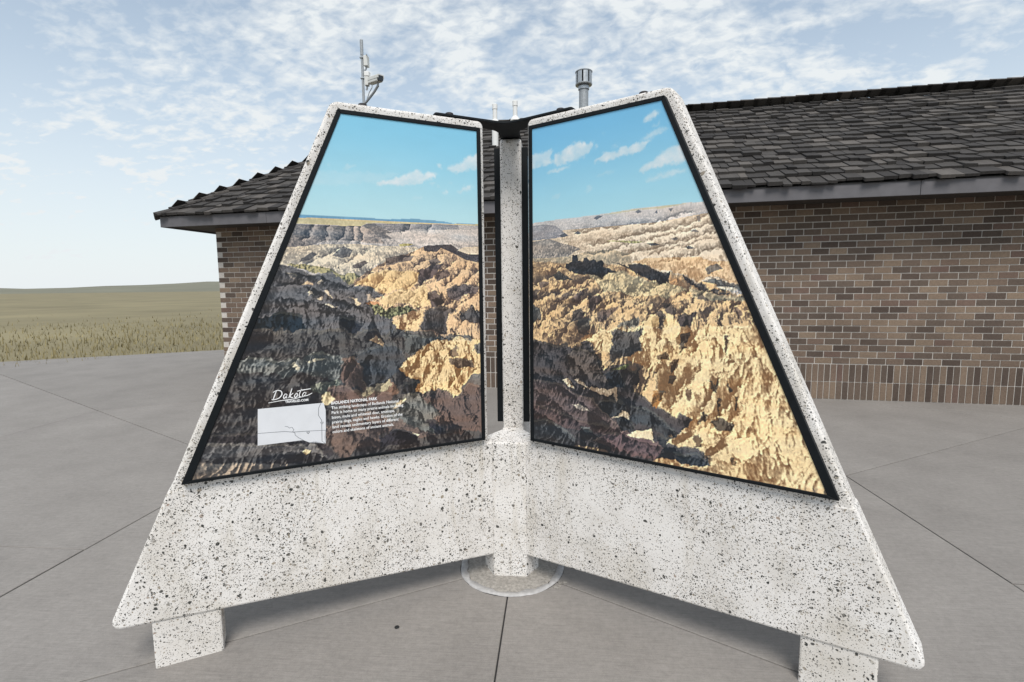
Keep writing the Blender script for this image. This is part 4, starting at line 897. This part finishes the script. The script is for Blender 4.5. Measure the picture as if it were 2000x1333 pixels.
(0.5, 292, 1895, 340, 1917, 348, 1910, 312, 1897),
(0.4, 471, 1916, 499, 1935, 507, 1927, 479, 1901),
(0.35, 522, 1968, 564, 1983, 615, 1983, 603, 1974),
(0.5, 548, 2136, 558, 2145, 555, 2136),
(0.5, 509, 2079, 523, 2099, 539, 2099, 528, 2087),
(0.4, 594, 2072, 601, 2086, 625, 2086, 616, 2075),
(0.4, 258, 1945, 266, 1954, 267, 1944)],
[(559, 1479, 487, 1451, 401, 1402, 362, 1362),
(686, 1470, 609, 1433, 519, 1376, 456, 1321),
(742, 1434, 659, 1388, 581, 1326, 509, 1280),
(486, 1527, 412, 1499, 317, 1465, 205, 1430),
(787, 1491, 705, 1456, 639, 1415),
(916, 1478, 883, 1452, 841, 1413),
(997, 1769, 942, 1745, 834, 1721, 701, 1704),
(1037, 1706, 919, 1678, 792, 1651, 655, 1632),
(1077, 1644, 961, 1618, 837, 1598),
(917, 1780, 790, 1754, 606, 1746, 427, 1736),
(791, 1724, 654, 1703, 506, 1680),
(1017, 1735, 877, 1705, 747, 1684),
(701, 1678, 607, 1652, 506, 1638),
(999, 1673, 879, 1647, 771, 1622),
(345, 1578, 288, 1540, 218, 1506),
(538, 1531, 487, 1503, 412, 1470),
(982, 1465, 926, 1419, 894, 1376),
(1046, 1433, 1008, 1395, 985, 1344, 954, 1297),
(1103, 1425, 1067, 1384, 1041, 1346),
(833, 1409, 775, 1377, 735, 1322),
(726, 1344, 674, 1320, 636, 1277),
(345, 1421, 288, 1381, 247, 1329),
(455, 1389, 401, 1334, 362, 1268),
(809, 1288, 801, 1221, 771, 1160),
(858, 1269, 880, 1240, 889, 1205),
(991, 1297, 956, 1244, 898, 1206),
(1031, 1299, 1059, 1251, 1091, 1220),
(734, 1148, 767, 1083, 731, 1028),
(889, 1205, 870, 1116, 827, 1039, 783, 997),
(974, 1169, 926, 1086, 886, 1011, 847, 951),
(1055, 1142, 1018, 1062, 979, 988, 964, 933),
(1122, 1107, 1078, 1035, 1041, 962),
(1013, 954, 961, 897, 898, 851),
(1129, 912, 1083, 883, 1025, 829),
(203, 1097, 345, 1048, 457, 975, 564, 910, 676, 845, 800, 834),
(202, 1007, 345, 941, 491, 850, 647, 787),
(683, 1022, 774, 969, 866, 913),
(561, 1248, 551, 1199, 562, 1138),
(379, 1208, 446, 1143, 511, 1070),
(258, 1205, 322, 1133, 413, 1060),
(854, 843, 908, 816, 968, 814),
(202, 901, 287, 870, 414, 786),
(1125, 1016, 1100, 962, 1086, 922),
(803, 1140, 772, 1097, 749, 1058),
(934, 1122, 893, 1065, 864, 1008)])
MAP_OUT=[1175, 1017, 923, 1016, 916, 983, 919, 901, 927, 866, 922, 837, 934, 839, 962, 852, 987, 850, 1011, 864, 1184, 865]
MAP_ROADS=[[1181, 916, 1081, 911, 1049, 904, 993, 901, 919, 895], [934, 1015, 944, 995, 946, 964, 934, 940, 937, 849, 925, 838], [1079, 933, 1068, 930, 1062, 923, 1052, 926, 1045, 913, 1050, 907, 1041, 897, 1042, 891, 1030, 878, 1011, 864]]
# ---------------------------------------------------------------- the three winged concrete display
T2, B2H, W_ = .0565, .0590, .1705          # half thickness of upper slab and of beam, hub facet
R0T, ZTT, R1T, SLP = .1518, 2.2806, .8315, .4333
ZBB, ZBT = .122, .722
stand = thing('display_stand', (0, 0, 0), 0, 'three-winged white exposed-aggregate concrete display stand with framed landscape prints', 'display')
def outer(z, o=0): return R1T+SLP*(ZTT-z)+o
# hub column: six sided
q = math.sqrt(3)/6; b_ = 2*B2H; hubp = []
for k in range(3):
    a = rad(270+120*k); dist = q*(W_+2*b_); c = Vector((math.cos(a), math.sin(a)))*dist; tt = Vector((-math.sin(a), math.cos(a)))*W_/2
    hubp += [tuple(c-tt), tuple(c+tt)]
bm = new_bm(); add_prism(bm, hubp, -.06, ZBT-.003); bevel_all(bm, .007, 2)
for _ in range(1): pass
from_bm('hub_column', bm, MAT['agg_col'], stand)
r_in = q*(2*W_+b_)-.006
ANG = {'L': rad(210), 'R': rad(330), 'B': rad(90)}
def beam_bm():
    bm = new_bm()
    zo = .19; ro = outer(zo)
    pts = round_poly([(r_in, ZBB), (ro, ZBB+.05*(ro-r_in)), (outer(ZBT), ZBT), (r_in, ZBT)], [0, .03, 0, 0])
    add_prism(bm, pts, -B2H, B2H, 'y'); bevel_all(bm, .009, 2, 50)
    return bm
def tab_bm():
    bm = new_bm()
    pts = round_poly([(R0T, ZBT-.03), (outer(ZBT-.03, -.004), ZBT-.03), (R1T, ZTT), (R0T, ZTT)], [0, 0, .045, .028])
    add_prism(bm, pts, -T2, T2, 'y'); bevel_all(bm, .013, 3, 50)
    return bm
def leg_bm():
    bm = new_bm(); add_prism(bm, [(1.36, -.06), (1.60, -.06), (1.60, ZBB+.085), (1.36, ZBB+.085)], -.052, .052, 'y'); bevel_all(bm, .008, 2); return bm
def me_of(name, bm, mat):
    me = bpy.data.meshes.new(name); bm.normal_update(); bm.to_mesh(me); bm.free(); me.materials.append(mat); return me
mb, mtab, ml = me_of('beam', beam_bm(), MAT['agg']), me_of('upper_slab', tab_bm(), MAT['agg']), me_of('outer_leg', leg_bm(), MAT['agg'])
for w, a in ANG.items():
    link('beam', mb, None, stand, rot=(0, 0, a)); link('upper_slab', mtab, None, stand, rot=(0, 0, a)); link('outer_leg', ml, None, stand, rot=(0, 0, a))
    for rr, zb in ((.300, 2.2935), (.695, ZTT-.001)):
        bm = new_bm(); add_lathe(bm, [(.0235, 0), (.0245, .004), (.0225, .012), (.020, .0125), (.019, .019), (.015, .0215), (.004, .022)], 22, (rr, 0, zb))
        from_bm('cap_bolt', bm, MAT['plug'], stand, rot=(0, 0, a))
# black steel Y plate tying the three slabs together
hw, Lp = .054, .385; arms = []
for k, a in enumerate((rad(90), rad(210), rad(330))):
    u = Vector((math.cos(a), math.sin(a))); n_ = Vector((-math.sin(a), math.cos(a)))
    arms += [u*Lp-n_*hw, u*Lp+n_*hw]
    a2 = a+rad(60); c = Vector((math.cos(a2), math.sin(a2)))
    inner = hw/math.sin(rad(60)); arms.append(c*inner)
pl = round_poly([tuple(v) for v in arms], [.012, .012, .09]*3, 7)
bm = new_bm(); add_prism(bm, pl, ZTT+.002, ZTT+.0125); bevel_all(bm, .0015, 1, 60); from_bm('tie_plate', bm, MAT['plate'], stand)

# printed panels -------------------------------------------------
PR0, PZ0, PZ1, PR1, PSL = .199, .7615, 2.2215, .799, .4255
FR0, FZ0, FZ1, FR1, FSL = .1800, .7480, 2.2385, .8120, .4333
def srgb2lin(c): return np.where(c <= .04045, c/12.92, ((c+.055)/1.055)**2.4)
def print_mesh(name, data, sgn, s, top, bot, nr=430, nz=560):
    v_, u_ = np.meshgrid(np.linspace(0, 1, nz), np.linspace(0, 1, nr), indexing='ij')
    Z = PZ0-.004+(PZ1-PZ0+.008)*v_; R = PR0-.004+u_*((PR1+PSL*(PZ1-Z)+.004)-(PR0-.004))
    col = paint_print(R, Z, data[0], data[1], data[2], sgn, top, bot)
    bl = col.copy()
    for ax_ in (0, 1): bl = (np.roll(bl, 1, ax_)+np.roll(bl, -1, ax_)+np.roll(bl, 2, ax_)+np.roll(bl, -2, ax_)+bl)/5
    edge = np.ones(col.shape[:2]); edge[:3] = edge[-3:] = 0; edge[:, :3] = edge[:, -3:] = 0
    col = col+.65*(col-bl)*edge[..., None]*(Z < 1.80)[..., None]
    co = np.stack([R, np.full_like(R, s*.0855), Z], -1).reshape(-1, 3).astype(np.float32)
    idx = np.arange(nr*nz).reshape(nz, nr)
    qd = np.stack([idx[:-1, :-1], idx[:-1, 1:], idx[1:, 1:], idx[1:, :-1]], -1).reshape(-1, 4)
    if s > 0: qd = qd[:, ::-1]
    me = bpy.data.meshes.new(name); me.vertices.add(len(co)); me.vertices.foreach_set('co', co.ravel())
    me.loops.add(qd.size); me.loops.foreach_set('vertex_index', qd.ravel().astype(np.int32))
    me.polygons.add(len(qd)); me.polygons.foreach_set('loop_start', np.arange(0, qd.size, 4, dtype=np.int32))
    me.update(calc_edges=True)
    at = me.color_attributes.new('ink', 'FLOAT_COLOR', 'POINT')
    rgba = np.ones((len(co), 4), np.float32); rgba[:, :3] = srgb2lin(np.clip(col.reshape(-1, 3), 0, 1)); at.data.foreach_set('color', rgba.ravel())
    me.materials.append(MAT['ink']); return me
pm_L = print_mesh('print_a', PRINT_L, -1, 1, (.50, .75, .86), (.72, .85, .87))
pm_R = print_mesh('print_b', PRINT_R, 1, -1, (.44, .70, .85), (.67, .84, .88))
def frame_rails(s):
    o = [(FR0, FZ0), (FR1+FSL*(FZ1-FZ0), FZ0), (FR1, FZ1), (FR0, FZ1)]
    i = [(PR0, PZ0), (PR1+PSL*(PZ1-PZ0), PZ0), (PR1, PZ1), (PR0, PZ1)]
    ms = []
    for k in range(4):
        k2 = (k+1) % 4; bm = new_bm()
        P = [Vector(o[k]), Vector(o[k2]), Vector(i[k2]), Vector(i[k])]
        d = (P[1]-P[0]).normalized()*.0003
        P = [P[0]+d, P[1]-d, P[2]-d, P[3]+d]
        add_prism(bm, [tuple(p) for p in P], s*.0567, s*.0900, 'y'); bevel_all(bm, .0016, 1, 50)
        ms.append(me_of('frame_rail', bm, MAT['frame']))
    return ms
rails = {1: frame_rails(1), -1: frame_rails(-1)}
panels = {}
for key, w, s, me, lab in (('L', 'L', 1, pm_L, 'framed badlands print with dark ridges at lower left'), ('R', 'R', -1, pm_R, 'framed badlands print with sunlit yellow ridges'), ('BL', 'B', 1, pm_L, None), ('BR', 'B', -1, pm_R, None)):
    p_ = link('printed_panel', me, None, stand, rot=(0, 0, ANG[w])); panels[key] = p_
    if lab: p_['label'] = lab
    for m_ in rails[s]: link('frame_rail', m_, None, p_)
# print details on the left panel: lettering and map ----------------
PL = panels['L']; YO = .0862
def text_line(body, r, z, size, width=None, xs=None, shear=0., bold=0.):
    c = bpy.data.curves.new('lettering', 'FONT'); c.body = body; c.size = size; c.shear = shear; c.offset = bold; c.resolution_u = 2
    o = bpy.data.objects.new('lettering', c); COL.objects.link(o); bpy.context.view_layer.update()
    me = bpy.data.meshes.new_from_object(o.evaluated_get(bpy.context.evaluated_depsgraph_get())); bpy.data.objects.remove(o); 
    w = max(v.co.x for v in me.vertices)
    if width: xs = width/w
    for v in me.vertices: x, y = v.co.x*xs, v.co.y; v.co = (r-x, YO, z+y)
    me.materials.clear(); me.materials.append(MAT['white_ink'])
    link('lettering', me, None, PL); return xs
text_line('BADLANDS NATIONAL PARK', .893, 1.005, .0182, width=.196, bold=.0006)
xs = text_line('The striking landscape of Badlands National', .893, .984, .0182, width=.291, bold=.0003)
for i, ln in enumerate(('Park is home to many prairie animals including', 'bison, mule and whitetail deer, antelope,', 'prairie dogs, eagles and hawks. Erosion of the', 'land reveals sedimentary layers of different', 'colors and skeletons of ancient animals.')):
    text_line(ln, .893, .984-.0212*(i+1), .0182, xs=xs, bold=.0003)
text_line('TRAVELSD.COM', 1.072, 1.031, .0135, width=.089, bold=.0005)
def ribbon(name, pts, w, mat, y=YO, parent=PL, closed=False, smooth=True):
    P = [Vector(p) for p in pts]
    if smooth and len(P) > 2:
        o = []
        for i in range(len(P)-1):
            p0, p1, p2, p3 = P[max(i-1, 0)], P[i], P[i+1], P[min(i+2, len(P)-1)]
            for k in range(5):
                t_ = k/5; o.append(.5*((2*p1)+(p2-p0)*t_+(2*p0-5*p1+4*p2-p3)*t_*t_+(3*p1-p0-3*p2+p3)*t_**3))
        P = o+[P[-1]]
    bm = new_bm(); prev = None
    for i, p in enumerate(P):
        d = (P[min(i+1, len(P)-1)]-P[max(i-1, 0)]); d = d.normalized() if d.length else Vector((1, 0)); n_ = Vector((-d.y, d.x))*w/2*(1-.35*abs(2*i/(len(P)-1)-1))
        a, b = bm.verts.new((p.x+n_.x, y, p.y+n_.y)), bm.verts.new((p.x-n_.x, y, p.y-n_.y))
        if prev: bm.faces.new((prev[0], prev[1], b, a))
        prev = (a, b)
    return from_bm(name, bm, MAT[mat], parent)
def script(x, strokes):
    for st in strokes: ribbon('script_stroke', [(x-px*.001-(pz*.00022), 1.050+pz*.001) for px, pz in st], .0042, 'white_ink')
script(1.118, [[(8, 34), (4, 16), (2, 0)], [(-4, 30), (10, 37), (26, 32), (31, 18), (22, 4), (2, -1), (-4, 3)]])                       # D
script(1.080, [[(13, 16), (6, 19), (1, 10), (4, 1), (11, 7), (14, 17), (12, 4), (17, 1)]])                                              # a
script(1.058, [[(6, 40), (3, 18), (0, 0)], [(14, 20), (4, 9), (12, 1), (17, 3)]])                                                          # k
script(1.037, [[(6, 18), (0, 9), (4, 0), (11, 7), (8, 18), (4, 17)]])                                                                    # o
script(1.021, [[(7, 34), (2, 12), (5, 1), (10, 3)], [(-9, 26), (10, 29), (44, 32)]])                                                     # t
script(1.007, [[(13, 16), (6, 19), (1, 10), (4, 1), (11, 7), (14, 17), (12, 5), (22, 5), (38, 13)]])                                     # a
ribbon('script_stroke', [(1.135, 1.038), (1.085, 1.043), (1.04, 1.045), (.993, 1.053)], .0032, 'white_ink')
def rz(v): return [(v[i]/1000, v[i+1]/1000) for i in range(0, len(v), 2)]
bm = new_bm(); mo = rz(MAP_OUT); bm.faces.new([bm.verts.new((a, YO, b)) for a, b in mo]); bmesh.ops.triangulate(bm, faces=bm.faces); mp_ = from_bm('map_print', bm, MAT['map_ink'], PL)
for rd in MAP_ROADS: ribbon('map_road', rz(rd), .0022, 'line_ink', YO+.0004, PL, smooth=False)
for (px, pz) in ((.9335, .929), (.9905, .894)):
    bm = new_bm(); bm.faces.new([bm.verts.new((px+a*.0055, YO+.0008, pz+b*.0055)) for a, b in ((-1, .9), (0, .6), (1, .9), (1, 0), (0, -1.1), (-1, 0))]); from_bm('map_shield', bm, MAT['line_ink'], PL)
    bm = new_bm(); bm.faces.new([bm.verts.new((px+a*.0030, YO+.0012, pz+b*.0030)) for a, b in ((-1, .8), (1, .8), (1, 0), (0, -1.0), (-1, 0))]); from_bm('map_shield', bm, MAT['map_ink'], PL)
